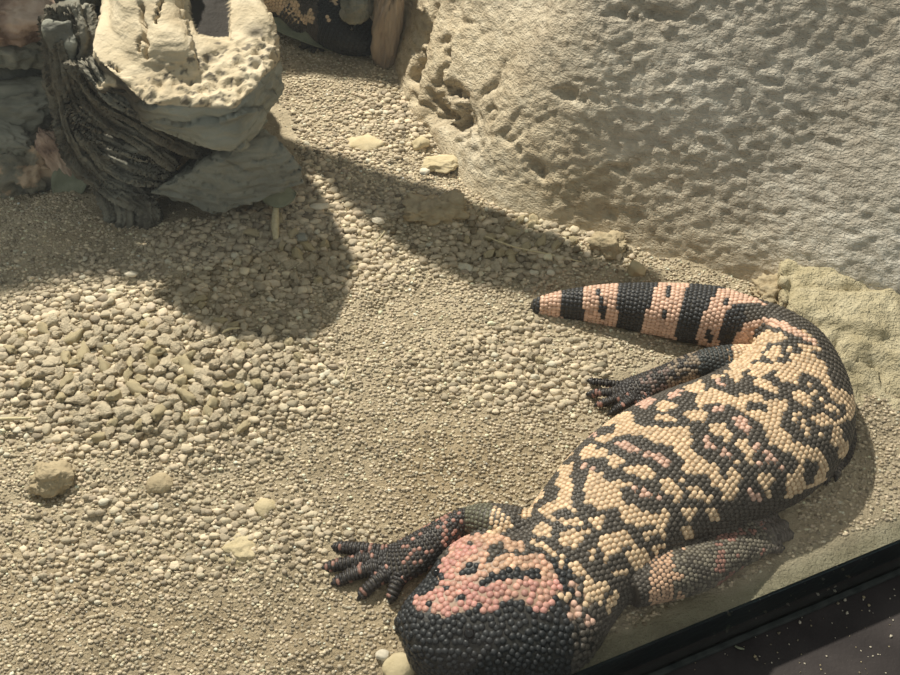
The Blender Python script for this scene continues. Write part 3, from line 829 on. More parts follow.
# ------------------------------------------------------------------ out-of-frame branch and added rock slabs that shade the floor
def toward_lamp(g, h):
    """point at height h on the line from ground point g to the lamp"""
    l = Vector(spo.location); f = h / l.z
    return Vector(g) * (1 - f) + l * f
def world_tube(name, pts, mat, label, cat, n=50, voxel=None):
    tb = round_tube([(Vector(p), a, b_) for p, a, b_ in pts], n)
    V, t, q = tb.mesh(24)
    N_ = V - V.mean(0)
    V = V + 0.10 * pts[1][1] * np.stack([fbm(V, 35, 3, s_) for s_ in (1, 2, 3)], 1) * 2
    me = np_mesh(name, V, tris=t, quads=q); o = add_obj(name, me, mat); recenter(o, Vector(pts[len(pts) // 2][0])); tag(o, label, cat)
    return o
hb = 0.20
world_tube('driftwood_branch', [(toward_lamp(pix(185, 108), hb), .013, .013), (toward_lamp(pix(250, 137), hb), .015, .015), (toward_lamp(pix(330, 168), hb), .014, .013), (toward_lamp(pix(400, 205), hb), .024, .020),
                                (toward_lamp(pix(460, 238), hb), .032, .024), (toward_lamp(pix(520, 262), hb), .027, .020), (toward_lamp(pix(585, 282), hb), .018, .016), (toward_lamp(pix(660, 290), hb), .012, .010)],
           M_GREYBARK, 'driftwood branch above the top of the view between stump and rock', 'branch')

def slab(name, pts, h, thick, mat, label, cat, seed=1):
    bm = bmesh.new()
    vs = [bm.verts.new(p) for p in pts]
    f = bm.faces.new(vs)
    r = bmesh.ops.extrude_face_region(bm, geom=[f])
    for g in r['geom']:
        if isinstance(g, bmesh.types.BMVert): g.co.z += thick
    bmesh.ops.recalc_face_normals(bm, faces=bm.faces)
    me = bpy.data.meshes.new('tmp'); bm.to_mesh(me); bm.free()
    me = remesh(me, 0.006, 4)
    V, N = mesh_arrays(me); V += N * (0.012 * fbm(V, 16, 4, seed))[:, None]; set_verts(me, V)
    o = add_obj(name, me, mat); recenter(o, Vector(np.mean([p[:] for p in pts], axis=0))); tag(o, label, cat)
    return o
hs = 0.28  # slab added out of view; its outline shapes the shade at left
edge = [(-160, 288), (0, 292), (70, 286), (132, 276), (122, 216), (90, 140)]
pl = [toward_lamp(pix(*e), hs) for e in edge]
pl += [pl[-1] + Vector((-0.05, 0.18, 0)), pl[0] + Vector((-0.15, 0.35, 0))]
slab('shading_overhang', pl, hs, .035, M_DARK, 'dark rock shelf added above the view to shade the left corner', 'rock', 3)
hs2 = 0.16  # roof slab added out of view to shade the hollow
edge = [(225, 58), (300, 62), (352, 66), (400, 74), (420, 50)]
pl = [toward_lamp(pix(*e), hs2) for e in edge]
pl += [pl[-1] + Vector((0.02, 0.25, 0)), pl[0] + Vector((-0.10, 0.25, 0))]
slab('shading_overhang', pl, hs2, .06, M_DARK, 'dark rock roof added above the view to shade the hollow where the second lizard hides', 'rock', 6)
lump('round_stone', 356, 6, .050, (.0140, .0135, .0135), M_GREYBARK, 'rounded grey-green stone resting on the lizard hiding in the hollow', 'stone', rough=.2, fine=.1, seed=71)
# rear of the hollow
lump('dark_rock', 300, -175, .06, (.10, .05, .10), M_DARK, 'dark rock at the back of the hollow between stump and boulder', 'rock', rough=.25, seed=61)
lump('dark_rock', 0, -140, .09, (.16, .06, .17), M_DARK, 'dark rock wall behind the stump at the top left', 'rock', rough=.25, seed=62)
M_COLUMN = noise_mat('brown_rock', [(0.3, (0.22, 0.17, 0.13)), (0.7, (0.42, 0.34, 0.26))], 30, bump=0.002, bscale=90, stretch=(1.6, 1.6, .5))
lump('rock_column', 386, 25, .035, (.012, .018, .070), M_COLUMN, 'ribbed brown rock column at the left end of the boulder beside the hollow', 'rock', rough=.25, seed=63, tilt=.15, fine=.1)

# ------------------------------------------------------------------ lizards
LIGHT, PINK = [], []
DARKP = []
LDOT, PDOT, DDOT = [], [], []
def Q(ox, oy, sc, pts): return [(ox + x / sc, oy + y / sc) for x, y in pts]
T = 7.5
def L_(ox, oy, *polys, sc=T, dst=None):
    for p in polys: (LIGHT if dst is None else dst).append(Q(ox, oy, sc, p))
def D_(ox, oy, pts, dst, sc=T): dst.extend(Q(ox, oy, sc, pts))

# A
L_(620, 330, [(470, 440), (600, 385), (630, 430), (600, 470), (520, 460)], [(590, 480), (680, 450), (780, 480), (900, 520), (900, 590), (760, 540), (640, 550), (600, 600), (575, 560)],
   [(270, 560), (330, 540), (430, 570), (340, 610), (290, 600)], [(480, 620), (590, 600), (650, 630), (620, 675), (520, 675)], [(670, 345), (770, 345), (720, 368)],
   [(780, 320), (900, 290), (900, 390), (860, 390), (830, 330)], [(780, 150), (900, 150), (900, 270), (840, 290), (820, 210)], [(0, 640), (80, 620), (90, 640), (50, 675), (0, 675)])
L_(620, 330, [(720, 380), (760, 370), (740, 430)], [(770, 400), (800, 400), (780, 430)], [(150, 510), (220, 500), (260, 530), (190, 590), (120, 560)], [(350, 495), (470, 440), (430, 500), (400, 520)],
   [(690, 580), (740, 590), (740, 605), (700, 605)], [(750, 570), (790, 600), (760, 608)], dst=PINK)
# B
L_(740, 330, [(60, 100), (200, 15), (330, 40), (350, 65), (240, 90), (200, 80), (170, 150), (150, 200), (100, 235), (0, 270), (0, 170)],
   [(340, 0), (480, 0), (560, 80), (590, 100), (540, 90), (440, 40)], [(420, 100), (520, 130), (590, 125), (600, 150), (500, 150)], [(200, 180), (230, 135), (310, 130), (310, 190), (250, 240)],
   [(390, 190), (490, 170), (600, 220), (650, 270), (650, 340), (690, 420), (800, 480), (780, 550), (720, 550), (660, 450), (600, 350), (500, 320), (440, 330), (430, 400), (300, 370), (280, 340), (320, 300), (400, 290), (470, 265), (400, 230)],
   [(0, 260), (400, 250), (400, 285), (100, 300), (0, 290)], [(80, 310), (220, 300), (150, 340), (80, 340)], [(100, 380), (180, 380), (300, 440), (280, 465), (210, 450), (100, 400)],
   [(0, 490), (150, 490), (190, 540), (350, 530), (330, 620), (290, 675), (130, 675), (0, 600)], [(400, 480), (440, 460), (540, 520), (540, 580), (430, 540)], [(540, 640), (650, 640), (660, 675), (540, 675)],
   [(790, 490), (850, 500), (850, 640), (820, 675)])
L_(740, 330, [(50, 540), (120, 535), (210, 570), (200, 610), (60, 600)], dst=DARKP)
D_(740, 330, [(605, 520), (645, 570), (690, 585), (735, 630), (430, 635), (560, 470), (380, 150), (520, 410)], LDOT)
# C
L_(560, 410, [(295, 125), (450, 40), (530, 30), (540, 110), (600, 130), (900, 140), (900, 330), (830, 260), (720, 245), (600, 180), (430, 180), (340, 240), (260, 220), (380, 190), (440, 110), (420, 95), (350, 110)],
   [(150, 330), (180, 280), (250, 265), (260, 310), (330, 290), (350, 340), (170, 355)], [(20, 390), (110, 290), (90, 330), (50, 370)], [(375, 350), (390, 330), (480, 370), (470, 400), (410, 440), (375, 400)],
   [(480, 445), (520, 425), (600, 415), (715, 470), (700, 500), (580, 500)], [(765, 530), (800, 505), (900, 600), (900, 650), (830, 630), (790, 600)],
   [(0, 420), (90, 410), (90, 470), (50, 490), (80, 500), (75, 675), (0, 675)],
   [(205, 490), (240, 470), (310, 480), (320, 530), (400, 565), (520, 545), (510, 570), (440, 590), (430, 640), (440, 675), (195, 675)], [(710, 70), (740, 35), (870, 60), (870, 85)])
L_(560, 410, [(200, 200), (240, 160), (230, 200)], [(240, 190), (270, 170), (260, 210)], [(400, 250), (490, 240), (610, 300), (580, 325), (520, 310)], [(620, 320), (740, 330), (820, 390), (800, 440), (740, 390), (650, 350)], dst=PINK)
D_(560, 410, [(180, 410), (235, 440), (620, 590), (620, 630), (670, 640), (735, 645)], PDOT)
# D
L_(670, 410, [(100, 40), (150, 5), (270, 30), (250, 90), (180, 70)], [(300, 130), (320, 105), (400, 110), (470, 190), (430, 250), (390, 190), (310, 165)],
   [(505, 260), (540, 225), (570, 240), (620, 310), (600, 340), (640, 400), (600, 400), (550, 320)],
   [(0, 130), (140, 145), (165, 190), (150, 240), (170, 340), (260, 365), (340, 430), (410, 550), (390, 590), (320, 560), (290, 490), (130, 460), (100, 430), (110, 370), (40, 280), (0, 260)],
   [(390, 600), (470, 430), (500, 450), (540, 510), (500, 590), (480, 675), (400, 675)], [(665, 480), (750, 490), (760, 560), (700, 600), (690, 540)],
   [(620, 20), (700, 0), (850, 0), (800, 80), (850, 180), (900, 190), (900, 310), (840, 290), (750, 250), (740, 180), (690, 100)], [(0, 520), (50, 570), (90, 640), (80, 675), (0, 620)])
L_(670, 410, [(460, 65), (560, 60), (610, 130), (600, 150), (520, 130)], [(545, 155), (590, 155), (580, 190)], dst=PINK)
D_(670, 410, [(285, 225), (275, 265), (330, 275), (400, 290), (395, 330), (450, 340), (655, 270), (645, 310), (700, 320), (750, 325), (675, 405), (740, 385), (795, 385), (835, 435), (600, 610), (630, 650), (670, 660)], PDOT)
D_(670, 410, [(495, 395), (775, 525), (730, 635), (130, 585), (180, 590), (230, 605), (170, 640), (210, 655), (260, 665), (80, 525), (360, 450)], LDOT)
# E
L_(760, 410, [(0, 0), (170, 0), (140, 100), (170, 140), (250, 240), (310, 250), (320, 280), (460, 310), (490, 380), (500, 430), (480, 520), (400, 560), (280, 620), (200, 660), (200, 560), (210, 490), (280, 490), (280, 430), (320, 410), (250, 350), (250, 310), (170, 300), (70, 240), (70, 160), (0, 80)],
   [(400, 45), (480, 35), (510, 90), (490, 120), (420, 110)], [(530, 220), (600, 210), (650, 240), (640, 340), (600, 350), (590, 270), (540, 250)], [(0, 490), (70, 490), (70, 570), (30, 590), (0, 560)])
L_(760, 410, [(340, 370), (430, 390), (430, 480), (390, 550), (330, 570), (330, 420)], dst=DARKP)
D_(760, 410, [(275, 35), (275, 75), (325, 85), (315, 130), (360, 140), (360, 180), (465, 190), (530, 95), (565, 95), (565, 145), (560, 180), (605, 180), (600, 90), (630, 75), (585, 30), (100, 525), (50, 635)], LDOT)
# F
L_(500, 480, [(320, 80), (330, 110), (240, 200), (215, 280), (150, 270), (170, 220), (240, 150)], [(410, 15), (450, 0), (530, 0), (525, 210), (440, 215), (330, 250), (295, 230), (320, 190), (430, 160), (480, 110), (440, 60)],
   [(650, 0), (770, 0), (830, 40), (900, 50), (900, 190), (770, 220), (740, 220), (690, 190), (640, 170)], [(250, 370), (320, 330), (375, 340), (370, 410), (300, 425), (260, 400)],
   [(430, 310), (440, 280), (520, 300), (600, 300), (600, 330), (500, 335)], [(670, 310), (770, 280), (780, 310), (700, 330)], [(440, 430), (510, 370), (590, 390), (600, 440), (620, 460), (570, 515), (450, 470)],
   [(740, 450), (830, 405), (900, 395), (900, 530), (840, 540), (800, 590), (790, 620), (780, 540)], [(270, 480), (300, 475), (440, 550), (410, 570), (340, 520), (280, 500)],
   [(-60, 200), (0, 220), (80, 300), (80, 360), (0, 400), (-80, 400)], [(530, 640), (620, 650), (620, 675), (530, 675)])
D_(500, 480, [(730, 345), (655, 375), (615, 380), (400, 285), (350, 270), (560, 225), (250, 455), (685, 530), (685, 585), (460, 590), (460, 640)], LDOT)
# G
L_(600, 480, [(0, 20), (80, 20), (230, 20), (220, 45), (150, 70), (130, 120), (180, 180), (150, 195), (0, 220)], [(160, 200), (280, 200), (300, 240), (430, 265), (480, 210), (520, 270), (510, 330), (480, 370), (490, 440), (460, 450), (430, 330), (220, 320), (160, 270)],
   [(0, 450), (90, 400), (200, 385), (250, 440), (270, 500), (200, 500), (100, 540), (50, 590), (0, 510)], [(465, 30), (480, 0), (540, 0), (580, 70), (620, 110), (600, 165), (570, 160), (550, 110), (490, 80)],
   [(600, 250), (650, 200), (715, 210), (710, 280), (650, 290)], [(610, 380), (670, 320), (700, 380), (700, 430), (650, 440)], [(810, 220), (880, 220), (890, 290), (830, 300)],
   [(200, 540), (270, 510), (350, 540), (370, 600), (290, 675), (210, 600)], [(380, 520), (490, 490), (440, 540)], [(840, 10), (900, 0), (900, 40)])
D_(600, 480, [(655, 60), (705, 65), (755, 80), (690, 120), (740, 130), (785, 135), (820, 145), (300, 340), (350, 400), (400, 405), (340, 440)], LDOT)
D_(600, 480, [(270, 70), (320, 70), (320, 115), (375, 115), (435, 120)], PDOT)
# H
L_(560, 550, [(80, 120), (120, 90), (180, 130), (170, 190), (90, 180)], [(190, 210), (240, 200), (240, 400), (210, 440), (190, 420)], [(260, 280), (320, 245), (360, 290), (300, 410), (260, 340)], [(370, 350), (420, 300), (440, 320), (370, 480), (350, 480)])
L_(560, 550, [(65, 260), (140, 250), (140, 330), (110, 320)], [(65, 410), (160, 400), (150, 470), (100, 530), (70, 520)], [(180, 490), (250, 500), (240, 550), (190, 550)], dst=PINK)
D_(560, 550, [(405, 170), (445, 172), (485, 172), (235, 60), (0, 250), (10, 330), (60, 360)], LDOT)
# tail
TAILP = [[(540, 294), (561, 290), (562, 324), (540, 320)], [(583, 276), (617, 272), (618, 334), (584, 330)],
         [(647, 307), (652, 306), (656, 288), (660, 274), (692, 276), (680, 306), (676, 330), (674, 350), (640, 340)],
         Q(680, 280, 4.737, [(185, 40), (290, 45), (420, 120), (330, 105), (240, 120), (205, 190), (185, 240), (185, 345), (75, 330), (85, 220), (130, 130)]),
         Q(680, 280, 4.737, [(250, 290), (300, 210), (400, 180), (500, 200), (640, 280), (650, 310), (600, 290), (500, 240), (400, 205), (350, 240), (330, 310), (280, 340), (240, 340)])]
DARKP += [[(595, 289), (602, 289), (602, 296), (595, 296)], [(599, 306), (606, 306), (606, 320), (599, 320)], [(598, 296), (602, 296), (603, 306), (600, 306)], [(665, 286), (671, 286), (671, 296), (665, 296)], [(662, 308), (667, 308), (667, 320), (662, 320)],
          Q(680, 280, 4.737, [(190, 100), (230, 85), (250, 100), (210, 125)]), Q(680, 280, 4.737, [(125, 240), (150, 240), (150, 300), (125, 290)])]
HEADP = [[(452, 545), (462, 536), (480, 534), (504, 536), (525, 544), (525, 551), (517, 551), (505, 552), (513, 556), (537, 553), (547, 557), (555, 572), (561, 586), (555, 598), (550, 611), (533, 611), (525, 603), (513, 598), (505, 600), (495, 609), (482, 611), (472, 609),
          (455, 615), (443, 618), (427, 613), (416, 609), (414, 598), (428, 593), (438, 583), (437, 570), (445, 558)]]
DARKP += [Q(400, 530, T, [(660, 120), (760, 100), (800, 170), (730, 210), (680, 240), (620, 250), (600, 270), (540, 320), (460, 340), (450, 300), (540, 240), (640, 230), (670, 190)]),
          Q(400, 530, T, [(580, 390), (640, 360), (740, 310), (830, 290), (900, 310), (900, 340), (760, 370), (700, 370), (640, 440), (600, 430)]),
          Q(480, 540, T, [(200, 240), (260, 220), (340, 220), (450, 230), (450, 275), (380, 285), (290, 285), (150, 305), (40, 330), (60, 290)])]
DDOT += Q(400, 530, T, [(310, 340), (360, 440), (340, 430), (440, 520), (470, 510), (240, 400), (215, 560), (225, 600), (530, 110), (590, 585), (380, 655)])

C_DARK = np.array([0.080, 0.069, 0.057]); C_BLK = np.array([0.020, 0.022, 0.024])
C_LIGHT = np.array([0.68, 0.50, 0.325]); C_PINK = np.array([0.62, 0.40, 0.31]); C_TAILP = np.array([0.68, 0.45, 0.335]); C_HPINK = np.array([0.56, 0.28, 0.24])
C_HPALE = np.array([0.62, 0.40, 0.27])
def bbox_hit(pp, poly):
    return inpoly(pp, poly)
def gila_color(P, pp, part):
    """pigment at skin points; pp are the matching coordinates of the pigment map"""
    n = len(P)
    C = np.tile(C_DARK, (n, 1)); lightm = np.zeros(n)
    def paint(mask, c):
        C[mask] = c; lightm[mask] = 1
    if part == 'body':
        def fat(p, e=1.3):
            m = inpoly(pp, p)
            for dx, dy in ((e, 0), (-e, 0), (0, e), (0, -e)): m |= inpoly(pp + [dx, dy], p)
            return m
        for p in LIGHT: paint(fat(p), C_LIGHT)
        for p in PINK: paint(fat(p, .8), C_PINK)
        for p in TAILP: paint(inpoly(pp, p), C_TAILP)
        tail = (pp[:, 1] < 350) & (pp[:, 0] < 745)
        hp = np.zeros(n, bool)
        for p in HEADP: hp |= inpoly(pp, p)
        pinkness = np.maximum(1 - smooth(pp[:, 0], 468, 492), smooth(pp[:, 1], 574, 584) * (pp[:, 0] > 470))
        pinkness = np.clip(pinkness * .8 + 0.45 * fbm(P, 110, 2, 4), 0, 1)[:, None]
        hc = C_HPALE * (1 - pinkness) + C_HPINK * pinkness
        C[hp] = hc[hp]; lightm[hp] = 1
        for p in DARKP:
            m = inpoly(pp, p); C[m] = C_DARK; lightm[m] = 0
        for (cx, cy), cc, v in [(d, C_LIGHT, 1) for d in LDOT] + [(d, C_PINK, 1) for d in PDOT] + [(d, C_DARK, 0) for d in DDOT]:
            m = (pp[:, 0] - cx) ** 2 + (pp[:, 1] - cy) ** 2 < 3.1 ** 2
            C[m] = cc; lightm[m] = v
        # black face and cheeks, blue-black tail rings
        dk = lightm < 0.5
        face = dk & (pp[:, 0] < 585) & (pp[:, 1] > 535) & (pp[:, 0] * 0.35 + pp[:, 1] < 535 * 1 + 235)
        face = dk & (pp[:, 1] > 560) & (pp[:, 0] < 572)
        C[face] = C_BLK * 1.25
        C[dk & tail] = np.array([0.042, 0.042, 0.044])
    return C, lightm

BEAD_V, BEAD_Q, BEAD_T = None, None, None
def bead_template(k=8):
    V = []; q = []; t = []
    for (r, z) in ((1.0, -0.35), (0.95, 0.18), (0.66, 0.66)):
        for j in range(k):
            a = 2 * math.pi * j / k; V.append((r * math.cos(a), r * math.sin(a), z))
    V.append((0, 0, 0.90))
    for i in range(2):
        for j in range(k):
            l = (j + 1) % k; q.append((i * k + j, i * k + l, (i + 1) * k + l, (i + 1) * k + j))
    for j in range(k): t.append((2 * k + j, 2 * k + (j + 1) % k, 3 * k))
    return np.array(V, float), np.array(q), np.array(t)
BV, BQ, BT = bead_template()

def beads_mesh(P, N, Tn, rt, rb, rh, C):
    """P,N,Tn: positions, normals, axis tangents; rt/rb/rh: radii along, across, height"""
    B = np.cross(N, Tn); B /= np.linalg.norm(B, axis=1)[:, None] + 1e-9
    T2 = np.cross(B, N)
    V = P[:, None, :] + BV[None, :, 0, None] * (T2 * rt[:, None])[:, None, :] + BV[None, :, 1, None] * (B * rb[:, None])[:, None, :] + BV[None, :, 2, None] * (N * rh[:, None])[:, None, :]
    n = len(P); k = len(BV)
    off = (np.arange(n) * k)[:, None, None]
    # winding: T2 x B should be N
    q = (BQ[None] + off).reshape(-1, 4); t = (BT[None] + off).reshape(-1, 3)
    hand = np.einsum('ij,ij->i', np.cross(T2, B), N)
    if hand.mean() < 0: q = q[:, ::-1]; t = t[:, ::-1]
    c = np.repeat(C, k, axis=0)
    top = np.tile(np.clip(BV[:, 2], 0, 1), n)[:, None]
    return V.reshape(-1, 3), t, q, c

def sample_tube(tb, spacing_s, spacing_c, jit=0.0, zmin=0.001):
    """bead sites in rings along a tube: (P, tangent, row)"""
    out_P, out_T = [], []
    s = spacing_s * 0.5; row = 0
    while s < tb.s[-1]:
        C, A, B = tb.frame(s)
        C2, _, _ = tb.frame(min(s + 1e-3, tb.s[-1])); C1, _, _ = tb.frame(max(s - 1e-3, 0))
        tg = (C2 - C1); tg /= np.linalg.norm(tg) + 1e-12
        th = np.linspace(0, 2 * np.pi, 241)
        c, si = np.cos(th), np.sin(th)
        c = np.sign(c) * np.abs(c) ** tb.pw; si = np.sign(si) * np.abs(si) ** tb.pw
        R = C + c[:, None] * A + si[:, None] * B
        d = np.r_[0, np.cumsum(np.linalg.norm(np.diff(R, axis=0), axis=1))]
        m = max(3, int(round(d[-1] / spacing_c)))
        pos = (np.arange(m) + 0.5 * (row % 2)) * d[-1] / m
        pos = pos + jit * rng.normal(size=m) * spacing_c
        pos = pos % d[-1]
        P = np.stack([np.interp(pos, d, R[:, i]) for i in range(3)], 1)
        P = P + tg * (jit * rng.normal(size=m) * spacing_s)[:, None]
        k = P[:, 2] > zmin
        out_P.append(P[k]); out_T.append(np.tile(tg, (k.sum(), 1)))
        s += spacing_s; row += 1
    return np.vstack(out_P), np.vstack(out_T)

def thin(P, r):
    """indices of points kept so none is closer than r to a kept one"""
    cell = {}; keep = []
    for i, p in enumerate(P):
        k = tuple((p // r).astype(int)); ok = True
        for dx in (-1, 0, 1):
            for dy in (-1, 0, 1):
                for dz in (-1, 0, 1):
                    for j in cell.get((k[0] + dx, k[1] + dy, k[2] + dz), ()):
                        e = P[j] - p
                        if e @ e < r * r: ok = False; break
                    if not ok: break
                if not ok: break
            if not ok: break
        if ok: cell.setdefault(k, []).append(i); keep.append(i)
    return np.array(keep)

def skin_material():
    m, nt, b = new_mat('beaded_skin')
    a = nt.nodes.new('ShaderNodeVertexColor'); a.layer_name = 'Col'
    nt.links.new(a.outputs[0], b.inputs['Base Color'])
    b.inputs['Roughness'].default_value = 0.48; b.inputs['Specular IOR Level'].default_value = 0.40
    tc = nt.nodes.new('ShaderNodeTexCoord'); n = nt.nodes.new('ShaderNodeTexNoise'); n.inputs['Scale'].default_value = 900; n.inputs['Detail'].default_value = 3
    nt.links.new(tc.outputs['Object'], n.inputs['Vector'])
    bm_ = nt.nodes.new('ShaderNodeBump'); bm_.inputs['Distance'].default_value = 0.0002
    nt.links.new(n.outputs['Fac'], bm_.inputs['Height']); nt.links.new(bm_.outputs[0], b.inputs['Normal'])
    return m
M_SKIN = skin_material()
M_CLAW = flat_mat('dark_claw', (0.02, 0.018, 0.017), 0.35, 0.5)
M_EYE = flat_mat('black_eye', (0.006, 0.006, 0.007), 0.08, 0.8)

def pair_tube(stations, n=220, pw=0.92):
    """stations: (Lpx, Rpx, height, zlift); solves the ring at each station so that its outline matches both sides"""
    C, A, B = [], [], []
    th = np.linspace(0, 2 * np.pi, 64, endpoint=False)
    for (l, r, H) in stations:
        b = H * 0.64; z = H * 0.36
        pl_, pr_ = pix(*l, z), pix(*r, z)
        e = pr_ - pl_; e.z = 0; w = e.length / 2; e.normalize()
        c = (pl_ + pr_) / 2
        n2 = np.array(r, float) - np.array(l, float); W = np.linalg.norm(n2); n2 /= W
        mid = (np.array(r, float) + np.array(l, float)) / 2 @ n2
        for it in range(12):
            c_, s_ = np.cos(th), np.sin(th); c_ = np.sign(c_) * np.abs(c_) ** pw; s_ = np.sign(s_) * np.abs(s_) ** pw
            R = np.array((c.x, c.y, z))[None] + c_[:, None] * np.array(e)[None] * w + s_[:, None] * np.array((0, 0, b))[None]
            q = proj(R) @ n2
            w *= np.clip(W / (q.max() - q.min()), 0.7, 1.3)
            w = max(w, b * 0.7)
            sh = mid - (q.max() + q.min()) / 2
            # pixel shift -> world shift along e
            q2 = proj(R + np.array(e)[None] * 0.001) @ n2
            k = (q2.mean() - q.mean()) / 0.001
            c = c + e * float(np.clip(sh / k, -0.01, 0.01))
        C.append(c[:]); A.append((e * w)[:]); B.append((0, 0, b))
    return Tube(np.array(C), np.array(A), np.array(B), n=n, pw=pw)

def limb(pts, n=50): return round_tube([(pix(x, y, z), rw, rh) for x, y, z, rw, rh in pts], n)

def build_gila(name, body, limbs, fingers, colorer, label, voxel=0.0013, bead=0.0028, head_px=None, claws=True, eyes=(), origin=None, bead_limb=0.0024, grooves=()):
    parts = [body.mesh(48)] + [l.mesh(20) for l in limbs] + [f.mesh(12) for f in fingers]
    V, t, q = merge(parts)
    me = np_mesh('tmp', V, tris=t, quads=q)
    sk = remesh(me, voxel, 3)
    SV, SN = mesh_arrays(sk)
    sk.calc_loop_triangles()
    TR = np.array([tt.vertices[:] for tt in sk.loop_triangles])
    if grooves:
        sp_px = proj(SV); dgv = np.zeros(len(SV))
        for line, wd, dp in grooves:
            for (x0, y0), (x1, y1) in zip(line[:-1], line[1:]):
                dx, dy = x1 - x0, y1 - y0
                tt_ = np.clip(((sp_px[:, 0] - x0) * dx + (sp_px[:, 1] - y0) * dy) / (dx * dx + dy * dy), 0, 1)
                ds_ = np.hypot(sp_px[:, 0] - x0 - tt_ * dx, sp_px[:, 1] - y0 - tt_ * dy)
                dgv = np.minimum(dgv, -dp * np.exp(-(ds_ / wd) ** 2) if dp > 0 else 0) if dp > 0 else np.maximum(dgv, -dp * np.exp(-(ds_ / wd) ** 2))
        SV = SV + SN * dgv[:, None]
    bvh = BVHTree.FromPolygons([tuple(v) for v in SV], [tuple(int(i) for i in f) for f in TR])
    def snap(P, Tn, tol):
        keep, PP, NN = [], [], []
        for i, p in enumerate(P):
            co, no, ix, ds = bvh.find_nearest(Vector(p))
            if co is not None and ds < tol: keep.append(i); PP.append(co[:]); NN.append(no[:])
        keep = np.array(keep); return np.array(PP), np.array(NN), Tn[keep]
    geo = []; 
    def off_groove(P):
        q_ = proj(P); k_ = np.ones(len(P), bool)
        for line, wd, dp in grooves:
            if dp < 0: continue
            for (x0, y0), (x1, y1) in zip(line[:-1], line[1:]):
                dx, dy = x1 - x0, y1 - y0
                tt_ = np.clip(((q_[:, 0] - x0) * dx + (q_[:, 1] - y0) * dy) / (dx * dx + dy * dy), 0, 1)
                k_ &= np.hypot(q_[:, 0] - x0 - tt_ * dx, q_[:, 1] - y0 - tt_ * dy) > 2.2
        return k_
    # body beads
    P, Tn = sample_tube(body, bead, bead * 1.04, 0.05)
    P, N, Tn = snap(P, Tn, 0.0030)
    order = np.arange(len(P)); k = thin(P, bead * 0.70); P, N, Tn = P[k], N[k], Tn[k]
    pp = proj(P)
    kind = np.zeros(len(P))
    if head_px is not None:
        hd = inpoly(pp, head_px)
        # larger, rounder, irregular head scales
        Ph, Th = sample_tube(body, bead * 0.55, bead * 0.55, 0.30)
        ph = proj(Ph); m = inpoly(ph, head_px); Ph, Th = Ph[m], Th[m]
        Ph, Nh, Th = snap(Ph, Th, 0.0030)
        sh = rng.permutation(len(Ph)); Ph, Nh, Th = Ph[sh], Nh[sh], Th[sh]
        kg = off_groove(Ph); Ph, Nh, Th = Ph[kg], Nh[kg], Th[kg]
        kk = thin(Ph, bead * 0.86); Ph, Nh, Th = Ph[kk], Nh[kk], Th[kk]
        P = np.vstack([P[~hd], Ph]); N = np.vstack([N[~hd], Nh]); Tn = np.vstack([Tn[~hd], Th])
        kind = np.r_[np.zeros((~hd).sum()), np.ones(len(Ph))]
    C, lm = colorer(P, proj(P), 'body')
    var = 1 + 0.13 * rng.normal(size=len(P))
    C = np.clip(C * var[:, None], 0.004, 1)
    rt = np.where(kind > 0, bead * 0.68, bead * 0.57) * (1 + 0.06 * rng.normal(size=len(P))); rb = np.where(kind > 0, bead * 0.68, bead * 0.55)
    rh = np.where(kind > 0, bead * 0.46, bead * 0.30)
    geo.append(beads_mesh(P, N, Tn, rt, rb, rh, C))
    # limb beads
    for li, l in enumerate(limbs):
        P, Tn = sample_tube(l, bead_limb, bead_limb * 1.05, 0.06)
        P, N, Tn = snap(P, Tn, 0.0016)
        if len(P) < 3: continue
        k = thin(P, bead_limb * 0.72); P, N, Tn = P[k], N[k], Tn[k]
        C, lm = colorer(P, proj(P), 'limb%d' % li)
        C = np.clip(C * (1 + 0.15 * rng.normal(size=len(P)))[:, None], 0.004, 1)
        o_ = np.ones(len(P))
        geo.append(beads_mesh(P, N, Tn, o_ * bead_limb * 0.54, o_ * bead_limb * 0.56, o_ * bead_limb * 0.32, C))
    for fi, f in enumerate(fingers):
        P, Tn = sample_tube(f, 0.0021, 0.0030, 0.03, zmin=0.0005)
        P, N, Tn = snap(P, Tn, 0.0016)
        if len(P) < 3: continue
        k = thin(P, 0.0015); P, N, Tn = P[k], N[k], Tn[k]
        C, lm = colorer(P, proj(P), 'finger')
        C = np.clip(C * (1 + 0.2 * rng.normal(size=len(P)))[:, None], 0.004, 1)
        o_ = np.ones(len(P))
        geo.append(beads_mesh(P, N, Tn, o_ * 0.00108, o_ * 0.0020, o_ * 0.00080, C))
    # skin between the scales
    SC_, lm = colorer(SV, proj(SV), 'skin')
    geo.insert(0, (SV, TR, None, SC_))
    Vs, Ts, Qs = merge([(g[0], g[1], g[2]) for g in geo])
    Cs = np.vstack([g[3] for g in geo])
    me = np_mesh(name, Vs, tris=Ts, quads=Qs, colors=Cs)
    o = origin or body.C[len(body.C) // 2]
    root = empty(name, Vector((o[0], o[1], 0)))
    tag(root, label, 'lizard')
    b = add_obj('body', me, M_SKIN, root); b.matrix_parent_inverse = Matrix.Translation(-root.location)
    if claws:
        for f in fingers:
            c0 = Vector(f.C[-1]); dr = (Vector(f.C[-1]) - Vector(f.C[-6])).normalized()
            tb = round_tube([(c0 - dr * .0015, .0015, .0015), (c0 + dr * .0010 + Vector((0, 0, .0003)), .0011, .0012), (c0 + dr * .0024 + Vector((0, 0, -.0006)), .0003, .0003)], 12)
            V, t, q = tb.mesh(8)
            cl = add_obj('claw', np_mesh('claw', V, tris=t, quads=q), M_CLAW, root); cl.matrix_parent_inverse = Matrix.Translation(-root.location)
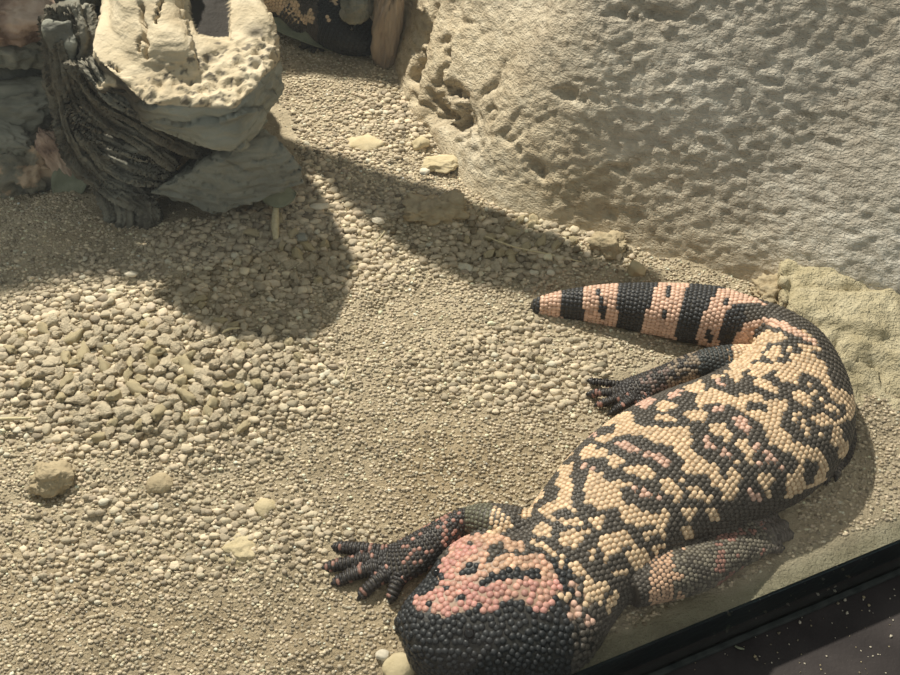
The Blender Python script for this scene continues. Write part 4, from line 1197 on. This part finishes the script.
    for e in eyes:
        me = np_mesh('eye', ICO3[0] * 0.0026, tris=ICO3[1])
        ey = add_obj('eye', me, M_EYE, root); ey.matrix_parent_inverse = Matrix.Translation(-root.location)
        co, no, ix, ds = bvh.find_nearest(e)
        ey.location = co + no * 0.0002
    return root

main_st = [
    ((396, 622), (404, 640), .014),
    ((395, 620), (414, 668), .025),
    ((405, 602), (440, 684), .033),
    ((425, 579), (485, 686), .037),
    ((444, 552), (535, 684), .039),
    ((468, 538), (578, 668), .040),
    ((492, 533), (600, 646), .036),
    ((519, 520), (614, 622), .036),
    ((541, 492), (640, 590), .038),
    ((572, 454), (687, 549), .039),
    ((613, 421), (744, 522), .042),
    ((656, 399), (806, 495), .043),
    ((699, 384), (847, 451), .042),
    ((727, 370), (851, 402), .040),
    ((741, 358), (828, 352), .040),
    ((744, 353), (793, 318), .036),
    ((732, 352), (752, 298), .034),
    ((702, 346), (714, 286), .032),
    ((655, 336), (663, 283), .028),
    ((606, 326), (611, 284), .024),
    ((563, 319), (565, 291), .018),
    ((540, 315), (541, 298), .012),
    ((530, 309), (531, 303), .006),
]
body = pair_tube(main_st, n=300)
armL = limb([(545, 535, .020, .010, .010), (515, 527, .022, .011, .010), (493, 522, .021, .0100, .0095), (478, 520, .018, .0085, .0085), (464, 521, .014, .0068, .0070), (450, 529, .013, .0080, .0075),
             (432, 543, .011, .0100, .0080), (414, 555, .009, .0112, .0070), (398, 562, .0065, .0115, .0055), (385, 563, .0045, .0095, .0040), (379, 563, .003, .005, .0025)])
armR = limb([(630, 590, .018, .009, .009), (655, 580, .016, .0115, .0115), (678, 573, .015, .0125, .0120), (702, 566, .013, .0120, .0115), (722, 556, .011, .0105, .0090), (738, 546, .009, .0110, .0070),
             (752, 538, .007, .0115, .0055), (762, 533, .005, .0095, .0040), (768, 530, .003, .004, .0025)])
legL = limb([(765, 362, .016, .010, .010), (738, 360, .020, .0095, .0095), (715, 362, .018, .0092, .0095), (690, 368, .014, .0086, .0085), (664, 378, .011, .0080, .0070), (645, 385, .007, .0085, .0050), (628, 391, .005, .0085, .0040), (618, 394, .003, .005, .0025)])
legR = limb([(800, 390, .014, .010, .010), (830, 405, .010, .010, .009), (842, 430, .006, .008, .006), (838, 452, .003, .008, .004), (826, 470, .002, .006, .003)])
def finger(x0, y0, x1, y1, r=.0034, z0=.0055, arch=.002, bend=(0, 0)):
    pts = []
    for k, t_ in enumerate((0, .3, .6, .88, 1.0)):
        z = z0 * (1 - t_) + .0022 * t_ + arch * math.sin(math.pi * t_)
        rr = r * (1.05, 1.0, .93, .88, .62)[k]
        pts.append((pix(x0 + (x1 - x0) * t_ + bend[0] * math.sin(math.pi * t_), y0 + (y1 - y0) * t_ + bend[1] * math.sin(math.pi * t_), z), rr, rr))
    return round_tube(pts, 26)
fing = [finger(388, 552, 334, 547, bend=(0, -1)), finger(386, 558, 324, 568, bend=(2, -2)), finger(385, 565, 334, 583, bend=(1, -2)), finger(391, 572, 360, 597, bend=(-1, -2)), finger(404, 574, 391, 600, bend=(-2, 0)),
        finger(746, 534, 762, 514, .0030), finger(752, 533, 776, 517, .0031), finger(758, 535, 786, 524, .0032), finger(760, 540, 791, 534, .0032), finger(754, 547, 782, 548, .0028),
        finger(632, 386, 590, 381, .0023), finger(628, 390, 589, 394, .0024), finger(630, 394, 597, 405, .0024), finger(636, 397, 611, 413, .0025), finger(650, 396, 634, 407, .0022),
        finger(838, 456, 836, 478, .0022, z0=.003, arch=0.0), finger(832, 458, 826, 481, .0022, z0=.003, arch=0.0), finger(828, 460, 817, 480, .0022, z0=.003, arch=0.0)]

def main_color(P, pp, part):
    if part == 'body': return gila_color(P, pp, 'body')
    if part == 'skin':
        C, lm = gila_color(P, pp, 'body')
        onlimb = ~inpoly(pp, LIZ_BODY)
        C = np.where((lm > 0.5)[:, None], C * np.array([0.62, 0.55, 0.48]), np.array([0.050, 0.043, 0.034]))
        head = inpoly(pp, HEAD_PX)
        C = np.where((head & (lm > .5))[:, None], np.array([0.36, 0.24, 0.17]), C)
        C = np.where((head & (lm <= .5))[:, None], np.array([0.028, 0.027, 0.024]), C)
        C = np.where(onlimb[:, None], np.array([0.075, 0.064, 0.050]), C)
        return C, lm
    n = len(P); C = np.tile(np.array([0.036, 0.032, 0.031]), (n, 1)); lm = np.zeros(n)
    nz = fbm(P, 170, 2, 66)
    pk = np.array([0.36, 0.19, 0.15])
    x, y = pp[:, 0], pp[:, 1]
    if part == 'finger':
        tip = rng.random(n) < 0.10
        C[tip] = pk * 0.8
        rt_ = (x > 700) ; C[rt_] = np.array([0.135, 0.115, 0.10])  # right-hand digits coloured lighter to offset the body shadow over them
    elif part == 'limb0':
        m = (rng.random(n) < 0.30) & (x > 400) & (x < 462); C[m] = pk
        m = (x > 464) & (x <= 492); C[m] = np.array([0.13, 0.125, 0.085])
        CB, lb = gila_color(P, pp, 'body'); m = (x > 491) ; C[m] = CB[m]
    elif part == 'limb1':
        C[:] = np.array([0.17, 0.15, 0.115])  # right arm colour raised to make up for the body's shade
        C[rng.random(n) < 0.3] = np.array([0.09, 0.08, 0.065])
        m = (nz > 0.1) & (x > 715); C[m] = pk * 0.8
        m = (x < 672) | ((x < 684) & (nz > 0.1)); C[m] = np.array([0.56, 0.36, 0.24])
        m = (x < 650); C[m] = C_DARK
    elif part == 'limb2':
        m = x > 700; C[m] = np.array([0.045, 0.050, 0.050])
        m = (x > 668) & (x <= 700) & (rng.random(n) < 0.7); C[m] = np.array([0.26, 0.20, 0.145])
        m = (x > 640) & (x <= 668) & (rng.random(n) < 0.35); C[m] = np.array([0.20, 0.14, 0.12])
        m = x > 733; C[m] = C_LIGHT
    return C, lm
LIZ_BODY = [(380, 605), (440, 545), (462, 535), (488, 531), (512, 520), (533, 485), (563, 445), (603, 408), (650, 381), (722, 358), (740, 352), (640, 335), (520, 315), (520, 270), (760, 280), (830, 320), (870, 400), (860, 470), (760, 540), (660, 610), (610, 660), (500, 720), (380, 700)]
HEAD_PX = [(370, 620), (440, 540), (465, 528), (500, 528), (530, 545), (556, 560), (590, 600), (600, 640), (560, 720), (380, 720)]
build_gila('gila_monster', body, [armL, armR, legL, legR], fing, main_color,
           'large beaded lizard with salmon and black mottled skin and ringed tail, sprawled across the sand', head_px=HEAD_PX,
           eyes=[pix(470, 634, .028), pix(436, 572, .030)],
           grooves=[([(402, 638), (414, 643), (440, 648), (472, 647), (508, 643), (535, 644), (558, 648)], 2.6, .0042), 
                    ([(425, 625), (455, 626), (485, 620), (515, 617)], 5.0, -.0020), ([(570, 600), (578, 622), (580, 640)], 3.0, .0022)])

# second lizard half hidden in the hollow
b2 = round_tube([(pix(160, -75, .030), .012, .012), (pix(200, -60, .034), .030, .028), (pix(245, -40, .036), .038, .032), (pix(285, -16, .034), .036, .030), (pix(318, 8, .028), .024, .022), (pix(335, 22, .023), .026, .021),
                 (pix(352, 33, .019), .024, .018), (pix(368, 42, .014), .016, .012), (pix(377, 47, .011), .007, .006)], 120)
a2 = limb([(288, 8, .030, .011, .011), (298, 20, .022, .0100, .0095), (308, 32, .012, .0100, .0090), (313, 40, .007, .011, .006), (315, 44, .004, .008, .004)])
f2 = [finger(312, 40, 300, 50, .0028), finger(315, 42, 312, 53, .0028), finger(318, 41, 324, 52, .0028)]
def second_color(P, pp, part):
    n = len(P); C = np.tile(C_DARK, (n, 1)); lm = np.zeros(n)
    if part in ('body', 'skin'):
        nz = fbm(P, 62, 2, 71)
        m = (nz > 0.04) & (pp[:, 0] < 338) & (pp[:, 1] < 24)
        C[m] = C_LIGHT; lm[m] = 1
        C[(~m) & (pp[:, 0] > 318)] = C_BLK
        if part == 'skin': C = C * 0.5
    else:
        C[:] = np.array([0.075, 0.07, 0.062])
    return C, lm
build_gila('gila_monster', b2, [a2], f2, second_color, 'second mottled lizard with black face hiding in the dark hollow at the top', voxel=.002, bead=.0032, claws=False, eyes=[pix(352, 27, .034)], bead_limb=.0032)

# ------------------------------------------------------------------ pebbles
# size map in floor coordinates: coarse heap, medium, fine
def coarse(pp):
    x, y = pp[:, 0], pp[:, 1]
    c = 0.95 * np.exp(-(((x - 150) / 200) ** 2 + ((y - 375) / 90) ** 2) ** 1.5)
    c = np.maximum(c, 0.8 * np.exp(-(((x - 290) / 120) ** 2 + ((y - 240) / 75) ** 2) ** 1.5))
    c = np.maximum(c, 0.75 * np.exp(-(((x - 530) / 130) ** 2 + ((y - 245) / 40) ** 2) ** 1.5))
    c = np.maximum(c, 0.45 * np.exp(-(((x - 380) / 90) ** 2 + ((y - 130) / 50) ** 2) ** 1.5))
    c = np.maximum(c, 0.45 * np.exp(-(((x - 520) / 120) ** 2 + ((y - 370) / 50) ** 2) ** 1.5))
    c = np.maximum(c, 0.40 * np.exp(-(((x - 160) / 200) ** 2 + ((y - 540) / 60) ** 2) ** 1.5))
    return np.clip(c + 0.18 * vnoise(np.stack([x, y, 0 * x], 1), 0.03, 9), 0.05, 1)

bvh_objs = []
def blocked(pp, x, y, r):
    m = inpoly(pp, LIZ_OUT)
    m |= inpoly(pp, [(372, -80), (388, 40), (400, 75), (418, 112), (442, 140), (462, 170), (476, 190), (510, 213), (550, 229), (610, 243), (700, 271), (760, 288), (790, 330), (850, 380), (1000, 460), (1200, 300), (1200, -300), (372, -300)])
    m |= inpoly(pp, [(100, 228), (153, 232), (213, 216), (262, 205), (306, 186), (290, 110), (200, 60), (60, 60), (60, 180)])
    m |= inpoly(pp, [(325, 545), (330, 588), (360, 600), (400, 600), (470, 545), (500, 520), (470, 505), (400, 545)])
    m |= inpoly(pp, [(590, 380), (640, 365), (740, 345), (740, 370), (640, 405), (600, 410)])
    m |= inpoly(pp, [(650, 560), (740, 520), (795, 505), (800, 545), (740, 575), (660, 600)])
    m |= gdist(x, y) < 0.008 + 0.008 * (0.5 + 0.5 * vnoise(np.stack([x, y, 0 * x], 1), 60, 3))
    return m

def scatter(N, margin=30):
    # uniform over the visible floor, in floor coordinates
    x = rng.uniform(-0.62, 0.62, N * 3); y = rng.uniform(0.04, 0.86, N * 3)
    P = np.stack([x, y, 0 * x], 1); pp = proj(P)
    k = (pp[:, 0] > -60) & (pp[:, 0] < 960) & (pp[:, 1] > -40) & (pp[:, 1] < 730) & (gdist(x, y) > 0.004)
    return x[k], y[k], pp[k]

def pebble_colors(n, x, y):
    base = np.array([0.585, 0.492, 0.358])
    c = base * (1 + 0.21 * rng.normal(size=n))[:, None]
    c = c * (1 + 0.008 * rng.normal(size=(n, 3)))
    wh = rng.random(n) < 0.03; c[wh] = np.array([0.70, 0.64, 0.50])
    dk = rng.random(n) < 0.05; c[dk] = np.array([0.27, 0.22, 0.15])
    return np.clip(c, 0.05, 0.85)

def rocks_mesh(x, y, r, ic, seed, sink=0.25):
    V0, F0 = ic
    nvar = 24; R = np.random.default_rng(seed)
    variants = []
    for k in range(nvar):
        V = V0.copy()
        nn = R.normal(size=(9, 3)); nn /= np.linalg.norm(nn, axis=1)[:, None]
        for a in nn:
            over = np.clip(V @ a - R.uniform(.6, .85), 0, None); V = V - over[:, None] * a * 0.75
        V = V * (1 + 0.30 * fbm(V, 2.1, 3, 100 + k))[:, None]
        variants.append(V)
    variants = np.array(variants)
    n = len(x)
    vi = R.integers(0, nvar, n)
    q = R.normal(size=(n, 4)); q /= np.linalg.norm(q, axis=1)[:, None]
    w, a, b, c = q.T
    M = np.stack([np.stack([1 - 2 * (b * b + c * c), 2 * (a * b - c * w), 2 * (a * c + b * w)], -1),
                  np.stack([2 * (a * b + c * w), 1 - 2 * (a * a + c * c), 2 * (b * c - a * w)], -1),
                  np.stack([2 * (a * c - b * w), 2 * (b * c + a * w), 1 - 2 * (a * a + b * b)], -1)], 1)
    sc = np.stack([R.uniform(.85, 1.45, n), R.uniform(.7, 1.15, n), R.uniform(.55, .95, n)], 1) * r[:, None]
    V = variants[vi] @ np.transpose(M, (0, 2, 1)) * sc[:, None, :]
    z = ground_h(x, y) + r * (0.5 - sink)
    V = V + np.stack([x, y, z], 1)[:, None, :]
    F = (F0[None] + (np.arange(n) * len(V0))[:, None, None]).reshape(-1, 3)
    return V.reshape(-1, 3), F

def poisson2(x, y, r, k=0.85):
    cs = 0.004; grid = {}; keep = np.zeros(len(x), bool)
    rmax = r.max()
    for i in range(len(x)):
        ri = r[i]; gx, gy = int(x[i] // cs), int(y[i] // cs); R_ = int((ri + rmax) * k // cs) + 1; ok = True
        for a in range(gx - R_, gx + R_ + 1):
            for b in range(gy - R_, gy + R_ + 1):
                for j in grid.get((a, b), ()):
                    if (x[j] - x[i]) ** 2 + (y[j] - y[i]) ** 2 < ((r[j] + ri) * k) ** 2: ok = False; break
                if not ok: break
            if not ok: break
        if ok: grid.setdefault((gx, gy), []).append(i); keep[i] = True
    return keep

x, y, pp = scatter(60000)
cf = coarse(pp)
u = rng.random(len(x))
r = 0.0010 + 0.0042 * cf * u ** 2.8 + 0.0008 * cf
order = np.argsort(-r); x, y, pp, r, cf = x[order], y[order], pp[order], r[order], cf[order]
kp = ~blocked(pp, x, y, r); x, y, pp, r = x[kp], y[kp], pp[kp], r[kp]
kp = poisson2(x, y, r, 0.58); x, y, pp, r = x[kp], y[kp], pp[kp], r[kp]
print('pebbles', len(x), 'largest', r[:3], 'at 300', r[300])
# the largest ones in view are things of their own
dist = np.sqrt(x ** 2 + y ** 2 + CAM_H ** 2)
vis = (pp[:, 0] > 4) & (pp[:, 0] < 896) & (pp[:, 1] > 4) & (pp[:, 1] < 671)
app = np.where(vis, r / dist, 0); o_ = np.argsort(-app)
big = np.zeros(len(x), bool); big[o_[:290]] = True
protos = []
for k in range(8):
    V, F = rocks_mesh(np.zeros(1), np.zeros(1), np.ones(1), ICO3, 300 + k)
    V = V - V.mean(0); V = V * (1 + 0.10 * fbm(V, 3, 4, k))[:, None]
    me = np_mesh('pebble', V, tris=F); me.materials.append([M_PEB1, M_PEB1, M_PEB2, M_PEBP][k % 4]); protos.append(me)
hz = ground_h(x, y)
for i in np.where(big)[0]:
    o = bpy.data.objects.new('pebble', protos[int(rng.integers(0, 8))]); COL.objects.link(o)
    o.location = (x[i], y[i], hz[i] + r[i] * 0.30)
    o.scale = (r[i] * rng.uniform(.95, 1.25), r[i] * rng.uniform(.85, 1.1), r[i] * rng.uniform(.75, 1.0))
    o.rotation_euler = (rng.uniform(-.4, .4), rng.uniform(-.4, .4), rng.uniform(0, 6.28))
    tag(o, 'larger tan clod among the loose gravel on the sandy floor', 'pebble', 'larger clods in the loose gravel')
xs, ys, rs = x[~big], y[~big], r[~big]
md = rs > 0.0021
V1, F1 = rocks_mesh(xs[md], ys[md], rs[md], ICO2, 5)
V2, F2 = rocks_mesh(xs[~md], ys[~md], rs[~md], ICO1, 6)
C1 = np.repeat(pebble_colors(md.sum(), xs, ys), len(ICO2[0]), 0); C2 = np.repeat(pebble_colors((~md).sum(), xs, ys), len(ICO1[0]), 0)
# tiny grit
x, y, pp = scatter(34000)
r = 0.00045 + 0.0009 * rng.random(len(x)) ** 2
kp = ~blocked(pp, x, y, r) | ((gdist(x, y) > 0.012) & (rng.random(len(x)) < 0.15) & ~inpoly(pp, LIZ_OUT)); x, y, pp, r = x[kp], y[kp], pp[kp], r[kp]
V3, F3 = rocks_mesh(x, y, r, ICO1, 8, sink=0.1)
C3 = np.repeat(np.clip(pebble_colors(len(x), x, y) * rng.uniform(.62, 1.6, len(x))[:, None], 0, .88), len(ICO1[0]), 0)
V, t, q = merge([(V1, F1, None), (V2, F2, None), (V3, F3, None)])
o = add_obj('gravel', np_mesh('gravel', V, tris=t, colors=np.vstack([C1, C2, C3])), M_PEB)
tag(o, 'loose tan gravel and grit spread over the sandy floor', 'gravel', kind='stuff')

# crumbs on the black ledge
protos = [lump_mesh('crumb', (1, .8, .6), seed=80 + k, ic=ICO2, rough=.3, facet=.3) for k in range(4)]
for k, me in enumerate(protos): me.materials.append([M_WHITE, M_WHITE, M_PEBP, M_PEB1][k])
cl = [(835, 591), (818, 594), (864, 597), (838, 603), (845, 600), (891, 636), (755, 656), (757, 659), (847, 613), (800, 622), (869, 605), (779, 633)]
cr = list(cl)
while len(cr) < 70:
    a = (random.uniform(690, 899), random.uniform(585, 674))
    if a[1] > 683 - (a[0] - 640) * .411: cr.append(a)
for i, c in enumerate(cr):
    o = bpy.data.objects.new('crumb', protos[i % 4]); COL.objects.link(o)
    s = (0.0011 if i < 12 else random.uniform(.0003, .0007))
    o.location = pix(*c, LEDGE_Z + s * 0.4); o.scale = (s, s, s); o.rotation_euler = (0, 0, random.uniform(0, 6))
    tag(o, 'tiny pale crumb scattered on the black ledge outside the glass', 'crumb', 'pale crumbs on the black ledge')
stick('grass_bit', [(735, 646, LEDGE_Z + .0007), (739, 648, LEDGE_Z + .0012), (744, 649, LEDGE_Z + .0007)], .0007, M_LEAF, 'tiny green shred lying on the black ledge', 'debris')
